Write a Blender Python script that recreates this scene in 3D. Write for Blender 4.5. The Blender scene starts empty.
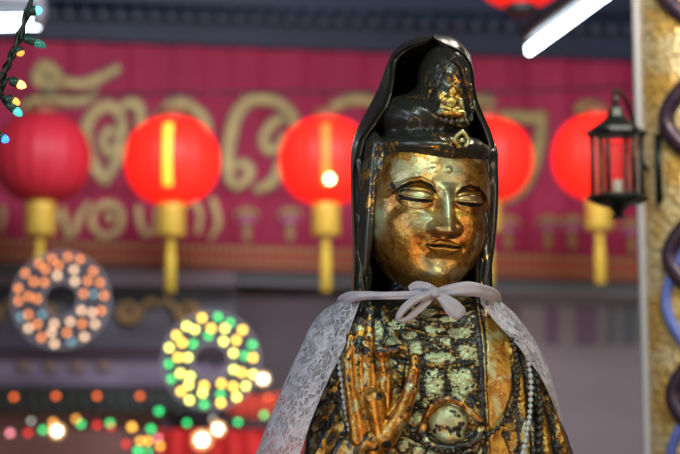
import bpy, math, random
import numpy as np
from mathutils import Vector, Matrix
random.seed(7); RNG = np.random.RandomState(7)
R = math.radians
sc = bpy.context.scene
COL = sc.collection
# ------------------------------------------------------------------ camera
CAMZ, PITCH, FPX = 1.25, R(8), 1700.0
CP, SP = math.cos(PITCH), math.sin(PITCH)
cam = bpy.data.cameras.new('camera'); co = bpy.data.objects.new('camera', cam); COL.objects.link(co)
co.location = (0, 0, CAMZ); co.rotation_euler = (R(90) + PITCH, 0, 0)
cam.lens = 90; cam.sensor_width = 36; cam.clip_end = 100
cam.dof.use_dof = True; cam.dof.focus_distance = 2.21; cam.dof.aperture_fstop = 4.3
sc.camera = co

def P(px, py, Y):
    dx = (px - 340) / FPX; dz = (227 - py) / FPX
    d = Vector((dx, CP - SP * dz, SP + CP * dz)); t = Y / d.y
    return Vector((d.x * t, Y, CAMZ + d.z * t))
Y0 = 2.14
KS = 0.001290          # metres per unit of the statue's own drawing grid
SO = P(440, 227, Y0)
def W(x, y, d=0.0):    # statue grid (x right, y down, d depth) -> metres, plain uniform scale
    return Vector((SO.x + KS * (x - 440), SO.y + KS * d, SO.z + KS * (227 - y)))
def Wn(x, y, d):
    x, y, d = np.broadcast_arrays(np.asarray(x, float), np.asarray(y, float), np.asarray(d, float))
    return np.stack([SO.x + KS * (x - 440), SO.y + KS * d, SO.z + KS * (227 - y)], -1)

# ------------------------------------------------------------------ helpers
ORG = {}
def root_org(p):
    while p is not None and p.parent is not None: p = p.parent
    return ORG.get(p.name, Vector((0, 0, 0))) if p else Vector((0, 0, 0))
def tag(o, label=None, cat=None, group=None, kind=None):
    if label: o['label'] = label
    if cat: o['category'] = cat
    if group: o['group'] = group
    if kind: o['kind'] = kind
    return o
def empty(name, loc, label, cat, group=None):
    o = bpy.data.objects.new(name, None); COL.objects.link(o); o.location = Vector(loc)
    o.empty_display_size = .05
    ORG[o.name] = Vector(loc); return tag(o, label, cat, group)
def mk(name, V, F, m, parent=None, smooth=True, paint=None, uv=None, origin=None):
    """one mesh object from world-space vertices"""
    V = np.asarray(V, float).reshape(-1, 3)
    org = np.array(root_org(parent)) if parent else (np.array(origin) if origin is not None else V.mean(0))
    me = bpy.data.meshes.new(name)
    me.from_pydata((V - org).tolist(), [], [list(map(int, f)) for f in F]); me.update()
    if smooth: me.polygons.foreach_set('use_smooth', [True] * len(me.polygons))
    if paint is not None:
        a = me.color_attributes.new('paint', 'FLOAT_COLOR', 'POINT')
        pc = np.ones((len(V), 4)); pc[:, :paint.shape[1]] = paint
        a.data.foreach_set('color', pc.ravel())
    if uv is not None:
        l = me.uv_layers.new(name='UVMap'); idx = np.zeros(len(me.loops), dtype=np.int32)
        me.loops.foreach_get('vertex_index', idx); l.data.foreach_set('uv', np.asarray(uv)[idx].ravel())
    for mm in (m if isinstance(m, (list, tuple)) else [m]): me.materials.append(mm)
    o = bpy.data.objects.new(name, me); COL.objects.link(o)
    if parent: o.parent = parent
    else: o.location = org; ORG[o.name] = Vector(org)
    return o
class MB:
    def __init__(s): s.v = []; s.f = []
    def add(s, v, f):
        n = len(s.v); s.v += [tuple(p) for p in v]; s.f += [[i + n for i in q] for q in f]; return s
    def box(s, c, size, rot=None):
        hx, hy, hz = size[0] / 2, size[1] / 2, size[2] / 2
        vs = [Vector((x, y, z)) for x in (-hx, hx) for y in (-hy, hy) for z in (-hz, hz)]
        if rot is not None: vs = [rot @ v for v in vs]
        vs = [v + Vector(c) for v in vs]
        return s.add(vs, [(0, 1, 3, 2), (4, 6, 7, 5), (0, 4, 5, 1), (2, 3, 7, 6), (0, 2, 6, 4), (1, 5, 7, 3)])
    def tube(s, pts, rad, n=8, cap=True):
        pts = [Vector(p) for p in pts]
        rs = rad if isinstance(rad, (list, tuple)) else [rad] * len(pts)
        vs = []; up = Vector((0.123, .31, .94)).normalized(); prev = None
        for i, p in enumerate(pts):
            t = (pts[min(i + 1, len(pts) - 1)] - pts[max(i - 1, 0)]).normalized()
            a = prev if prev is not None else t.cross(up)
            a = (a - t * a.dot(t))
            if a.length < 1e-6: a = t.orthogonal()
            a.normalize(); prev = a; b = t.cross(a)
            vs += [p + (a * math.cos(2 * math.pi * k / n) + b * math.sin(2 * math.pi * k / n)) * rs[i] for k in range(n)]
        f = [(i * n + k, i * n + (k + 1) % n, (i + 1) * n + (k + 1) % n, (i + 1) * n + k) for i in range(len(pts) - 1) for k in range(n)]
        if cap: f += [tuple(range(n))[::-1], tuple((len(pts) - 1) * n + k for k in range(n))]
        return s.add(vs, f)
    def lathe(s, c, prof, n=24, wob=None):
        """prof: (r, z) from bottom to top round the vertical through c"""
        c = Vector(c); vs = []
        for r, z in prof:
            for k in range(n):
                a = 2 * math.pi * k / n; rr = r * (wob(a, z) if wob else 1)
                vs.append(c + Vector((rr * math.cos(a), rr * math.sin(a), z)))
        f = [(i * n + k, i * n + (k + 1) % n, (i + 1) * n + (k + 1) % n, (i + 1) * n + k) for i in range(len(prof) - 1) for k in range(n)]
        f += [tuple(range(n))[::-1], tuple((len(prof) - 1) * n + k for k in range(n))]
        return s.add(vs, f)
    def ball(s, c, r, n=10, sc_=(1, 1, 1), rot=None):
        c = Vector(c); vs = []; m = n // 2 + 1
        for i in range(m + 1):
            ph = math.pi * i / m
            for k in range(n):
                a = 2 * math.pi * k / n
                v = Vector((math.sin(ph) * math.cos(a) * sc_[0], math.sin(ph) * math.sin(a) * sc_[1], -math.cos(ph) * sc_[2])) * r
                if rot is not None: v = rot @ v
                vs.append(c + v)
        f = [(i * n + k, i * n + (k + 1) % n, (i + 1) * n + (k + 1) % n, (i + 1) * n + k) for i in range(m) for k in range(n)]
        return s.add(vs, f)
    def build(s, name, m, parent=None, smooth=True, origin=None):
        return mk(name, s.v, s.f, m, parent, smooth, origin=origin)
def tree_copy(o, parent=None):
    c = o.copy(); COL.objects.link(c); c.parent = parent
    for ch in list(o.children): tree_copy(ch, c)
    return c
def curve(pts, n=60):
    """Catmull-Rom through pts"""
    p = np.asarray(pts, float); p = np.vstack([2 * p[0] - p[1], p, 2 * p[-1] - p[-2]])
    out = []; m = len(p) - 3
    for i in range(m):
        k = max(2, n // m); t = np.linspace(0, 1, k, endpoint=(i == m - 1))[:, None]
        a, b, c, d = p[i], p[i + 1], p[i + 2], p[i + 3]
        out.append(.5 * ((2 * b) + (-a + c) * t + (2 * a - 5 * b + 4 * c - d) * t ** 2 + (-a + 3 * b - 3 * c + d) * t ** 3))
    return np.vstack(out)
def sm(t): t = np.clip(t, 0, 1); return t * t * (3 - 2 * t)
def vnoise(x, y, z, seed=0):
    rs = np.random.RandomState(seed); T = rs.rand(32, 32, 32) * 2 - 1
    xi, yi, zi = [np.floor(a).astype(int) for a in (x, y, z)]
    fx, fy, fz = sm(x - xi), sm(y - yi), sm(z - zi); r = 0
    for a in (0, 1):
        for b in (0, 1):
            for c in (0, 1):
                r = r + T[(xi + a) % 32, (yi + b) % 32, (zi + c) % 32] * (fx if a else 1 - fx) * (fy if b else 1 - fy) * (fz if c else 1 - fz)
    return r
def dist_poly(X, Y, pts):
    """distance to polyline and arclength of nearest point"""
    best = np.full(X.shape, 1e9); s_at = np.zeros(X.shape); acc = 0
    for (ax, ay), (bx, by) in zip(pts[:-1], pts[1:]):
        ex, ey = bx - ax, by - ay; L = math.hypot(ex, ey) + 1e-9
        t = np.clip(((X - ax) * ex + (Y - ay) * ey) / L ** 2, 0, 1)
        d = np.hypot(X - ax - t * ex, Y - ay - t * ey); k = d < best
        best = np.where(k, d, best); s_at = np.where(k, acc + t * L, s_at); acc += L
    return best, s_at
def grid_faces(nr, nc, wrap=False):
    m = nc if wrap else nc - 1
    r, c = np.meshgrid(np.arange(nr - 1), np.arange(m), indexing='ij'); r = r.ravel(); c = c.ravel(); c2 = (c + 1) % nc
    return np.stack([r * nc + c, r * nc + c2, (r + 1) * nc + c2, (r + 1) * nc + c], 1)
def surfnets(fn, lo, hi, h):
    """smooth isosurface of fn = 0 (fn < 0 inside), in grid units"""
    ax = [np.arange(lo[i], hi[i] + h, h) for i in range(3)]
    X, Y, Z = np.meshgrid(*ax, indexing='ij'); D = fn(X, Y, Z); S = D < 0; n = D.shape
    acc = np.zeros([k - 1 for k in n] + [3]); cnt = np.zeros([k - 1 for k in n])
    for a in range(3):
        s0 = [slice(None)] * 3; s1 = [slice(None)] * 3; s0[a] = slice(0, -1); s1[a] = slice(1, None)
        d0, d1 = D[tuple(s0)], D[tuple(s1)]; cr = S[tuple(s0)] != S[tuple(s1)]
        t = np.where(cr, d0 / np.where(cr, d0 - d1, 1), 0)
        o = [k for k in range(3) if k != a]
        for i in (0, 1):
            for j in (0, 1):
                sl = [slice(None)] * 3; sl[o[0]] = slice(i, n[o[0]] - 1 + i); sl[o[1]] = slice(j, n[o[1]] - 1 + j)
                c = cr[tuple(sl)]; tt = t[tuple(sl)]; cnt += c
                acc[..., a] += c * tt; acc[..., o[0]] += c * i; acc[..., o[1]] += c * j
    act = cnt > 0; idx = np.full(act.shape, -1); idx[act] = np.arange(act.sum())
    g = np.argwhere(act); V = (g + acc[act] / cnt[act][:, None]) * h + np.array(lo); F = []
    for a in range(3):
        o = [(a + 1) % 3, (a + 2) % 3]
        s0 = [slice(1, -1)] * 3; s1 = [slice(1, -1)] * 3; s0[a] = slice(0, n[a] - 1); s1[a] = slice(1, n[a])
        A, B = S[tuple(s0)], S[tuple(s1)]; e = np.argwhere(A != B); inside = A[tuple(e.T)]
        if len(e) == 0: continue
        e = e.copy(); e[:, o[0]] += 1; e[:, o[1]] += 1
        def at(i, j):
            q = e.copy(); q[:, o[0]] -= i; q[:, o[1]] -= j; return idx[tuple(q.T)]
        q = np.stack([at(1, 1), at(0, 1), at(0, 0), at(1, 0)], 1); q[~inside] = q[~inside][:, ::-1]; F.append(q)
    return V, np.vstack(F)
def cap_sdf(X, Y, Z, a, b, ra, rb):
    a = np.array(a, float); b = np.array(b, float); e = b - a; L = (e @ e) + 1e-9
    t = np.clip(((X - a[0]) * e[0] + (Y - a[1]) * e[1] + (Z - a[2]) * e[2]) / L, 0, 1)
    return np.sqrt((X - a[0] - t * e[0]) ** 2 + (Y - a[1] - t * e[1]) ** 2 + (Z - a[2] - t * e[2]) ** 2) - (ra + (rb - ra) * t)
def ell_sdf(X, Y, Z, c, r):
    k = np.sqrt(((X - c[0]) / r[0]) ** 2 + ((Y - c[1]) / r[1]) ** 2 + ((Z - c[2]) / r[2]) ** 2)
    return (k - 1) * min(r)
def smin(a, b, k):
    h = np.clip(.5 + .5 * (b - a) / k, 0, 1); return b + (a - b) * h - k * h * (1 - h)

# ------------------------------------------------------------------ materials
class N:
    def __init__(s, name):
        s.m = bpy.data.materials.new(name); s.m.use_nodes = True; s.t = s.m.node_tree; s.t.nodes.clear()
        s.out = s.n('ShaderNodeOutputMaterial')
    def n(s, ty, ins=None, **kw):
        x = s.t.nodes.new(ty)
        for k, v in kw.items(): setattr(x, k, v)
        for k, v in (ins or {}).items():
            if hasattr(v, 'is_output') or isinstance(v, bpy.types.NodeSocket): s.t.links.new(v, x.inputs[k])
            else:
                if isinstance(v, tuple) and len(v) == 3 and x.inputs[k].type == 'RGBA': v = (*v, 1)
                x.inputs[k].default_value = v
        return x
    def math(s, op, a, b=0.0, c=None, clamp=False):
        i = {0: a, 1: b}
        if c is not None: i[2] = c
        return s.n('ShaderNodeMath', i, operation=op, use_clamp=clamp).outputs[0]
    def mix(s, f, a, b):
        x = s.t.nodes.new('ShaderNodeMix'); x.data_type = 'RGBA'
        for k, v in ((0, f), (6, a), (7, b)):
            if isinstance(v, bpy.types.NodeSocket): s.t.links.new(v, x.inputs[k])
            else: x.inputs[k].default_value = (*v, 1) if isinstance(v, tuple) and len(v) == 3 else v
        return x.outputs[2]
    def noise(s, scale, detail=3, vec=None, dist=0.0, rough=.55):
        i = {'Scale': scale, 'Detail': detail, 'Distortion': dist, 'Roughness': rough}
        if vec is not None: i['Vector'] = vec
        return s.n('ShaderNodeTexNoise', i).outputs['Fac']
    def obj(s): return s.n('ShaderNodeTexCoord').outputs['Object']
    def step(s, v, lo, hi): return s.n('ShaderNodeMapRange', {0: v, 1: lo, 2: hi}, interpolation_type='SMOOTHSTEP').outputs[0]
    def surf(s, sh): s.t.links.new(sh, s.out.inputs[0]); return s.m
def pbr(name, col, rough=.5, metal=0.0, emit=None, es=0.0, var=0.0, vscale=30, bump=0.0, trans=0.0, coat=0.0, alpha=None, sheen=0.0):
    q = N(name); c = col
    i = {'Roughness': rough, 'Metallic': metal}
    if var or bump:
        nz = q.noise(vscale, 4, q.obj())
        if var: c = q.mix(nz, tuple(x * (1 - var) for x in col), tuple(min(1, x * (1 + var)) for x in col))
        if bump: i['Normal'] = q.n('ShaderNodeBump', {'Height': nz, 'Strength': bump, 'Distance': .01}).outputs[0]
    i['Base Color'] = c
    if emit: i['Emission Color'] = emit; i['Emission Strength'] = es
    if trans: i['Transmission Weight'] = trans
    if coat: i['Coat Weight'] = coat
    if sheen: i['Sheen Weight'] = sheen
    if alpha is not None: i['Alpha'] = alpha
    return q.surf(q.n('ShaderNodeBsdfPrincipled', i).outputs[0])

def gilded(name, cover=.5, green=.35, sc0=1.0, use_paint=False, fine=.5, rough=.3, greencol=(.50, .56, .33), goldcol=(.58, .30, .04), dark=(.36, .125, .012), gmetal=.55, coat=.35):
    """gold leaf over black lacquer.  paint.r = extra leaf, paint.g = pale green leaf and painted highlights, paint.b = lacquer and painted groove shade"""
    q = N(name); v = q.obj()
    n1 = q.noise(16 * sc0, 5, v, .4, .62); n2 = q.noise(95 * sc0, 6, v, .3, .7); n3 = q.noise(260 * sc0, 3, v, 0, .6)
    cov = q.math('ADD', q.math('MULTIPLY', n1, 1 - fine), q.math('MULTIPLY', n2, fine))
    thr = 1 - cover
    if use_paint:
        a = q.n('ShaderNodeVertexColor', layer_name='paint'); sp = q.n('ShaderNodeSeparateColor', {0: a.outputs[0]})
        pr, pg, pb = sp.outputs
        cov = q.math('ADD', cov, q.math('MULTIPLY', q.math('SUBTRACT', pr, pb), .34))
    leaf = q.step(cov, thr * .5 + .245, thr * .5 + .285)
    g1 = q.noise(24 * sc0, 4, q.n('ShaderNodeVectorMath', {0: v, 1: (3.3, 1.7, 9.1)}, operation='ADD').outputs[0], .2, .6)
    gm = q.step(g1, .62 - green * .3, .70 - green * .3)
    if use_paint: gm = q.math('MAXIMUM', q.math('MULTIPLY', gm, .6), pg)
    warm = q.step(q.noise(55 * sc0, 4, q.n('ShaderNodeVectorMath', {0: v, 1: (7.3, 2.7, 1.1)}, operation='ADD').outputs[0], .5, .65), .42, .62)
    gold = q.mix(warm, goldcol, dark)
    gold = q.mix(q.step(n3, .58, .72), gold, (.78, .58, .22))
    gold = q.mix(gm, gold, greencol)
    lac = q.mix(q.step(q.noise(40 * sc0, 3, v), .55, .7), (.006, .006, .005), (.035, .018, .008))
    col = q.mix(leaf, lac, gold)
    metal = q.math('MULTIPLY', leaf, q.math('SUBTRACT', .92, q.math('MULTIPLY', gm, .92 - gmetal)))
    ro = q.math('ADD', rough - .08, q.math('MULTIPLY', n2, .28))
    h = q.math('ADD', q.math('MULTIPLY', n2, .6), q.math('ADD', q.math('MULTIPLY', n3, .25), q.math('MULTIPLY', leaf, .12)))
    bp = q.n('ShaderNodeBump', {'Height': h, 'Strength': .35, 'Distance': .0035})
    return q.surf(q.n('ShaderNodeBsdfPrincipled', {'Base Color': col, 'Metallic': metal, 'Roughness': ro, 'Normal': bp.outputs[0],
                      'Coat Weight': coat, 'Coat Roughness': .3}).outputs[0])

M = {}
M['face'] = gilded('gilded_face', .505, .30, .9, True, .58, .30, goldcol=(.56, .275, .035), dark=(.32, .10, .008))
M['robe'] = gilded('gilded_robe', .38, .26, 1.35, True, .80, .38, goldcol=(.50, .29, .05), dark=(.30, .12, .015))
M['hand'] = gilded('gilded_hand', .48, .2, 1.1, True, .62, .28, goldcol=(.54, .27, .035))
M['ornament'] = gilded('gilded_ornament', .52, .25, 1.2, False, .6, .3)
def lacquer(name, cov, sc0=1.0, rough=.22):
    q = N(name); v = q.obj()
    n1 = q.noise(14 * sc0, 3, v); n2 = q.noise(120 * sc0, 4, v, .2, .7)
    c = q.math('ADD', q.math('MULTIPLY', n1, .5), q.math('MULTIPLY', n2, .5))
    leaf = q.step(c, 1 - cov, 1 - cov + .03)
    col = q.mix(leaf, q.mix(n1, (.011, .012, .011), (.034, .033, .027)), (.72, .38, .07))
    bp = q.n('ShaderNodeBump', {'Height': n2, 'Strength': .25, 'Distance': .002})
    return q.surf(q.n('ShaderNodeBsdfPrincipled', {'Base Color': col, 'Metallic': q.math('MULTIPLY', leaf, .9), 'Roughness': rough,
                     'Normal': bp.outputs[0], 'Coat Weight': .3, 'Coat Roughness': .15}).outputs[0])
M['hood'] = lacquer('black_lacquer', .365, 1.0, .33)
M['hair'] = lacquer('black_hair_lacquer', .435, 1.3, .3)

# ================================================================== STATUE
statue = empty('guanyin_statue', (W(435, 0).x, W(0, 0, 70).y, 0.0),
   'gilded black lacquer goddess statue with hooded hair and raised hand', 'statue')
# ---- head frame: yaw, slight roll, nod
KH = KS * 1.055
HO = W(429.5, 210.5, 62)
HR = Matrix.Rotation(R(14.5), 3, 'Z') @ Matrix.Rotation(R(2.5), 3, 'Y') @ Matrix.Rotation(R(7), 3, 'X')
HRn = np.array(HR)
def H(x, y, z):   # head-local (x right, y back, z up; grid units) -> metres
    p = np.stack(np.broadcast_arrays(*[np.asarray(a, float) for a in (x, y, z)]), -1)
    return p @ HRn.T * KH + np.array(HO)

def build_face():
    nu, nz = 340, 330
    u = np.linspace(-1, 1, nu) * R(125); z = np.linspace(72, -76, nz)
    U, Z = np.meshgrid(u, z)
    zk = [-76, -72, -68, -62, -54, -44, -32, -15, 0, 20, 40, 60, 72]
    aa = np.interp(Z, zk, [3, 13, 20, 27, 36, 45, 52, 57.5, 59.5, 59.5, 58, 53, 48])
    bb = np.interp(Z, zk, [6, 28, 39, 49, 55.5, 58, 59, 60, 60, 60, 58, 53, 48])
    # smooth tables
    def sm_tab(A):
        k = np.ones(21) / 21; c = np.convolve(np.pad(A[:, 0], 10, mode='edge'), k, 'valid'); return c[:, None] * np.ones_like(A)
    aa, bb = sm_tab(aa), sm_tab(bb)
    s, c = np.sin(U), np.cos(U)
    ex = 2 / 2.35
    X = aa * np.sign(s) * np.abs(s) ** ex; Yb = -bb * np.sign(c) * np.abs(c) ** ex
    fr = sm((c - .05) / .35)
    G = lambda x0, z0, sx, sz: np.exp(-((X - x0) / sx) ** 2 - ((Z - z0) / sz) ** 2)
    D = np.zeros_like(X); dark = np.zeros_like(X); aX = np.abs(X)  # dark: brow line, plus shade painted into lid, nose and lip grooves
    # brow arcs and eye sockets
    brow = np.interp(aX, [0, 5, 9, 15, 24, 34, 42, 50], [8, 15, 24, 30.5, 34, 32, 27, 18])
    t = Z - brow
    sock = sm(-t / 3.2) * sm((t + 30) / 14) * sm((aX - 5.5) / 6) * sm((58 - aX) / 14)
    D -= 5.2 * sock
    D += 1.6 * np.exp(-((t - 1.2) / 2.2) ** 2) * sm((aX - 7) / 6) * sm((50 - aX) / 8)
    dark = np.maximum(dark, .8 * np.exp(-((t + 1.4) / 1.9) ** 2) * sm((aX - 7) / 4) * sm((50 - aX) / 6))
    # eyelids
    ex0, ez0 = 26.5, 18.5; lx = (aX - ex0)
    slit = 17.3 - .9 * np.cos(lx / 17 * math.pi / 2 * .9) * 2.2 + .035 * lx
    lid = np.sqrt(np.clip(1 - (lx / 17) ** 2 - ((Z - 18) / 11.5) ** 2, 0, 1))
    up = sm((Z - slit + .4) / 1.0)
    D += lid * 7.6 * up + lid * 4.6 * (1 - up)
    inr = sm((16 - np.abs(lx)) / 2.5)
    D += 1.3 * np.exp(-((Z - slit - 1.7) / 1.0) ** 2) * inr
    D -= 1.4 * np.exp(-((Z - slit + .3) / 1.1) ** 2) * inr
    D += .6 * np.exp(-((Z - slit + 2.6) / 1.2) ** 2) * inr
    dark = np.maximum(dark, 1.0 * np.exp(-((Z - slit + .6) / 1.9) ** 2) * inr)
    crease = slit + 12.5 * np.sqrt(np.clip(1 - (lx / 20) ** 2, 0, 1)) - 3.0
    D -= .9 * np.exp(-((Z - crease) / 1.1) ** 2) * inr
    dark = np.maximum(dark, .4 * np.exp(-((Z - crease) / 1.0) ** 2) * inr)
    # nose
    Z0_ = Z; Z = Z - 4.5
    zc = np.clip(Z, -18, 30)
    hgt = np.interp(zc, [-18, -13, -4, 8, 18, 26, 30], [19.5, 19, 14.5, 10, 6.5, 2.5, 0])
    wid = np.interp(zc, [-18, -12, -4, 8, 20, 30], [9.5, 8.8, 6.6, 5.8, 6.2, 9])
    cut = sm((Z + 21.5) / 4.5)
    D += hgt * np.exp(-np.abs(X / wid) ** 2.3) * cut
    wing = np.exp(-((aX - 11.8) / 4.6) ** 2 - ((Z + 14) / 5.2) ** 2); D += 8.2 * wing * sm((Z + 21) / 3)
    wg = np.exp(-((np.hypot(aX - 11.5, (Z + 14)) - 7.2) / 1.1) ** 2) * sm((aX - 11) / 3) * sm((Z + 21) / 3)
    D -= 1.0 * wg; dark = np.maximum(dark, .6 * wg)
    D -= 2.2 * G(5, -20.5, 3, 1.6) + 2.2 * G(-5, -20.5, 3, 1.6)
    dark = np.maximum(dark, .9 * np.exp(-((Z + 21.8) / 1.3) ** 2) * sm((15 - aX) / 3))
    # muzzle, philtrum, lips, chin, cheeks
    D += 3.0 * G(0, -30, 23, 13)
    D -= 1.3 * G(0, -25, 1.8, 4)
    ml = -31.2 + 1.0 * np.cos(X / 5.5) * np.exp(-(X / 9) ** 2) + .0025 * X ** 2
    li = sm((19 - aX) / 5)
    top = ml + np.interp(aX, [0, 3, 6, 12, 19], [5.2, 6.4, 5.8, 3.8, .6])
    bot = ml - np.interp(aX, [0, 6, 12, 18], [8.0, 7.4, 4.6, .6])
    def bump(a, b): tt = np.clip((Z - a) / (b - a + 1e-6), 0, 1); return np.sqrt(np.clip(1 - (2 * tt - 1) ** 2, 0, 1))
    D += 4.4 * bump(ml, top) * li * (Z > ml) * (Z < top) + 4.6 * bump(bot, ml) * li * (Z <= ml) * (Z > bot)
    D -= 1.8 * np.exp(-((Z - ml) / .9) ** 2) * li
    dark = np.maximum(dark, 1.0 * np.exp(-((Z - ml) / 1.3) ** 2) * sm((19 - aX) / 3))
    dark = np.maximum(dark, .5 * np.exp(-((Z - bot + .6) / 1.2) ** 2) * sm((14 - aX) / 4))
    D -= 1.1 * G(20, -31, 3, 3) + 1.1 * G(-20, -31, 3, 3)
    D -= 2.4 * G(0, -42.5, 12, 3.6)
    Z = Z0_
    D += 6.0 * G(0, -54, 12, 8)
    D += 3.6 * G(31, -14, 17, 20) + 3.6 * G(-31, -14, 17, 20)
    D += 2.5 * np.sqrt(np.clip(1 - ((X - 1.5) / 3.4) ** 2 - ((Z - 46) / 3.4) ** 2, 0, 1))    # urna
    n = vnoise(X / 6, Z / 6, Yb / 6, 3) * .22 + vnoise(X / 2.2, Z / 2.2, Yb / 2.2, 4) * .10
    Yf = Yb - D * fr - n
    V = H(X, Yf, Z).reshape(-1, 3)
    paint = np.zeros((nu * nz, 3))
    # more lacquer on the cheek sides; cool light reflections painted in as pale green
    side = sm((X + 30) / -22); nn = vnoise(X / 9 + 40, Z / 9, Yb / 9, 9)
    paint[:, 0] = np.clip(.56 + .35 * nn, 0, 1).ravel()
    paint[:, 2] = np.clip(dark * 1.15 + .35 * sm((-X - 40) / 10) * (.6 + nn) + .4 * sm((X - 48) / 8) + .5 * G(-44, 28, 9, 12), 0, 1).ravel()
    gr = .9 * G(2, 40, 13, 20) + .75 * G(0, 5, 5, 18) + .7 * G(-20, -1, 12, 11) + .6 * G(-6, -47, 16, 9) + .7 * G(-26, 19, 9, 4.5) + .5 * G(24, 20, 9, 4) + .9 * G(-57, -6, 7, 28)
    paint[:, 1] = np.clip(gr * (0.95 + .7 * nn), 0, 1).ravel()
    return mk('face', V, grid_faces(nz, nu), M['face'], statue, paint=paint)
build_face()

# ---- skull, hair cap, topknot as one carved mass of hair
def build_hair():
    def f(x, y, z):
        a = ell_sdf(x, y, z, (0, 6, 44), (60.5, 59, 44))
        # hairline: lift off the forehead
        front = np.interp(z, [40, 56, 66, 80, 100], [60, 58, 55, 54, 54])
        rb = ell_sdf(x, y, z, (0, -3, 68), (57, 60, 18))
        d = smin(a, rb, 6)
        side = smin(ell_sdf(x, y, z, (-61, -2, 5), (8.5, 21, 74)), ell_sdf(x, y, z, (61, -2, 5), (8.5, 21, 74)), 2)
        d = smin(d, side, 6)
        tk = smin(ell_sdf(x, y, z, (8, 2, 110), (30, 34, 28)), ell_sdf(x, y, z, (9, 4, 137), (25, 34, 37)), 8)
        d = smin(d, ell_sdf(x, y, z, (-16, 2, 97), (38, 44, 24)), 6)
        d = smin(d, tk, 5)
        d = smin(d, ell_sdf(x, y, z, (0, 25, 40), (54, 48, 90)), 6)
        # combed strands
        ang = np.arctan2(x, -(z - 40) * .5 + 60)
        d = d + .45 * np.sin(x / 1.9 + z * .05) * sm((z - 70) / 8) * sm((96 - z) / 8) + .28 * np.sin(z / 2.1 + x * .3) * (z > 92)
        # keep the forehead free
        fw = np.sqrt(np.clip(1 - (x / 57) ** 2, 0, 1)); hl = 29 + 23.5 * fw
        cut = np.maximum(np.maximum(y + 18, z - hl), np.abs(x) - 55.5)
        return np.maximum(d, -cut)
    V, F = surfnets(f, (-74, -72, -76), (74, 76, 176), 1.6)
    return mk('hair', H(V[:, 0], V[:, 1], V[:, 2]), F, M['hair'], statue)
build_hair()

# ---- hood: thick shell open at the front
def build_hood():
    nt, nzz = 150, 190
    zt = np.linspace(0, 1, nzz)
    # profile (py, left, right, depthhalf, cx) in the image-aligned statue grid
    tab = np.array([[300, 353, 491, 62], [290, 353, 490.5, 62], [260, 355, 490, 63], [220, 353.5, 494, 66], [180, 352, 496.5, 68], [160, 352, 496, 69], [145, 353.5, 494.5, 69],
                    [130, 358, 490, 68], [115, 366, 483, 66], [100, 374, 477.5, 63], [88, 380, 475.5, 60], [76, 384, 475, 57], [65, 388, 473.5, 52], [55, 393, 470.5, 46],
                    [47, 400.5, 465.5, 38], [41, 410, 457.5, 28], [37.2, 420, 448, 16], [36, 432, 437, 3]], float)
    yy = np.interp(zt, np.linspace(0, 1, len(tab)), tab[:, 0]); 
    L, Rr, B = [np.interp(zt, np.linspace(0, 1, len(tab)), tab[:, k]) for k in (1, 2, 3)]
    L = 340 + (L - 340) * 1.036; Rr = 340 + (Rr - 340) * 1.036; y_true = yy.copy()
    ker = np.ones(9) / 9
    sm1 = lambda A: np.convolve(np.pad(A, 4, mode='edge'), ker, 'valid')
    yy, L, Rr, B = map(sm1, (yy, L, Rr, B)); yd = 466 - (466 - yy) * (1.036 + .006 * sm((100 - yy) / 60))
    cx = (L + Rr) / 2; A = (Rr - L) / 2
    # opening half-angles for left and right rims, measured from the front
    ta = lambda k: np.interp(yy, *zip(*sorted(k)))
    oL = ta([(36, 0), (46, 1), (51, 12), (57, 46), (64, 62), (71, 60), (85, 52), (100, 45), (115, 43), (130, 50), (145, 63), (175, 74), (300, 74)])
    oR = ta([(36, 0), (46, 1), (53, 16), (61, 50), (68, 66), (80, 72), (100, 76), (125, 80), (150, 84), (200, 88), (300, 84)])
    V = []; PT = []
    for side, th in ((1, 0.0), (-1, 5.0)):
        for i in range(nzz):
            t = np.linspace(R(oR[i]), 2 * math.pi - R(oL[i]), nt)
            a = np.maximum(A[i] - th, .2); b = np.maximum(B[i] - th, .2)
            s, c = np.sin(t), np.cos(t)
            ex = 2 / 2.2
            x = cx[i] + a * np.sign(s) * np.abs(s) ** ex; y = 66 + 14 * sm((yy[i] - 40) / 200) * 0 - b * np.sign(c) * np.abs(c) ** ex
            # rim rolls outward
            e = np.minimum(t - t[0], t[-1] - t); roll = .8 * np.exp(-(e / .09) ** 2)
            fold = 0.9 * np.sin(t * 9 + yy[i] * .012) * sm(e / .5)
            k = side * (roll + 0) + fold
            z = yd[i] + (th * .8 if th and i > nzz - 14 else 0)
            V.append(Wn(x + s * k, z, y - c * k))
    V = np.vstack(V); n = nt * nzz
    F = grid_faces(nzz, nt)
    F1 = F[:, ::-1]; F2 = F + n
    fs = [F1, F2]
    i = np.arange(nzz - 1)
    fs.append(np.stack([i * nt, (i + 1) * nt, (i + 1) * nt + n, i * nt + n], 1))
    fs.append(np.stack([i * nt + nt - 1, i * nt + nt - 1 + n, (i + 1) * nt + nt - 1 + n, (i + 1) * nt + nt - 1], 1))
    j = np.arange(nt - 1)
    fs.append(np.stack([j, j + n, j + 1 + n, j + 1], 1))
    k0 = (nzz - 1) * nt; fs.append(np.stack([k0 + j, k0 + j + 1, k0 + j + 1 + n, k0 + j + n], 1))
    return mk('hood', V, np.vstack(fs), M['hood'], statue)
build_hood()

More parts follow.
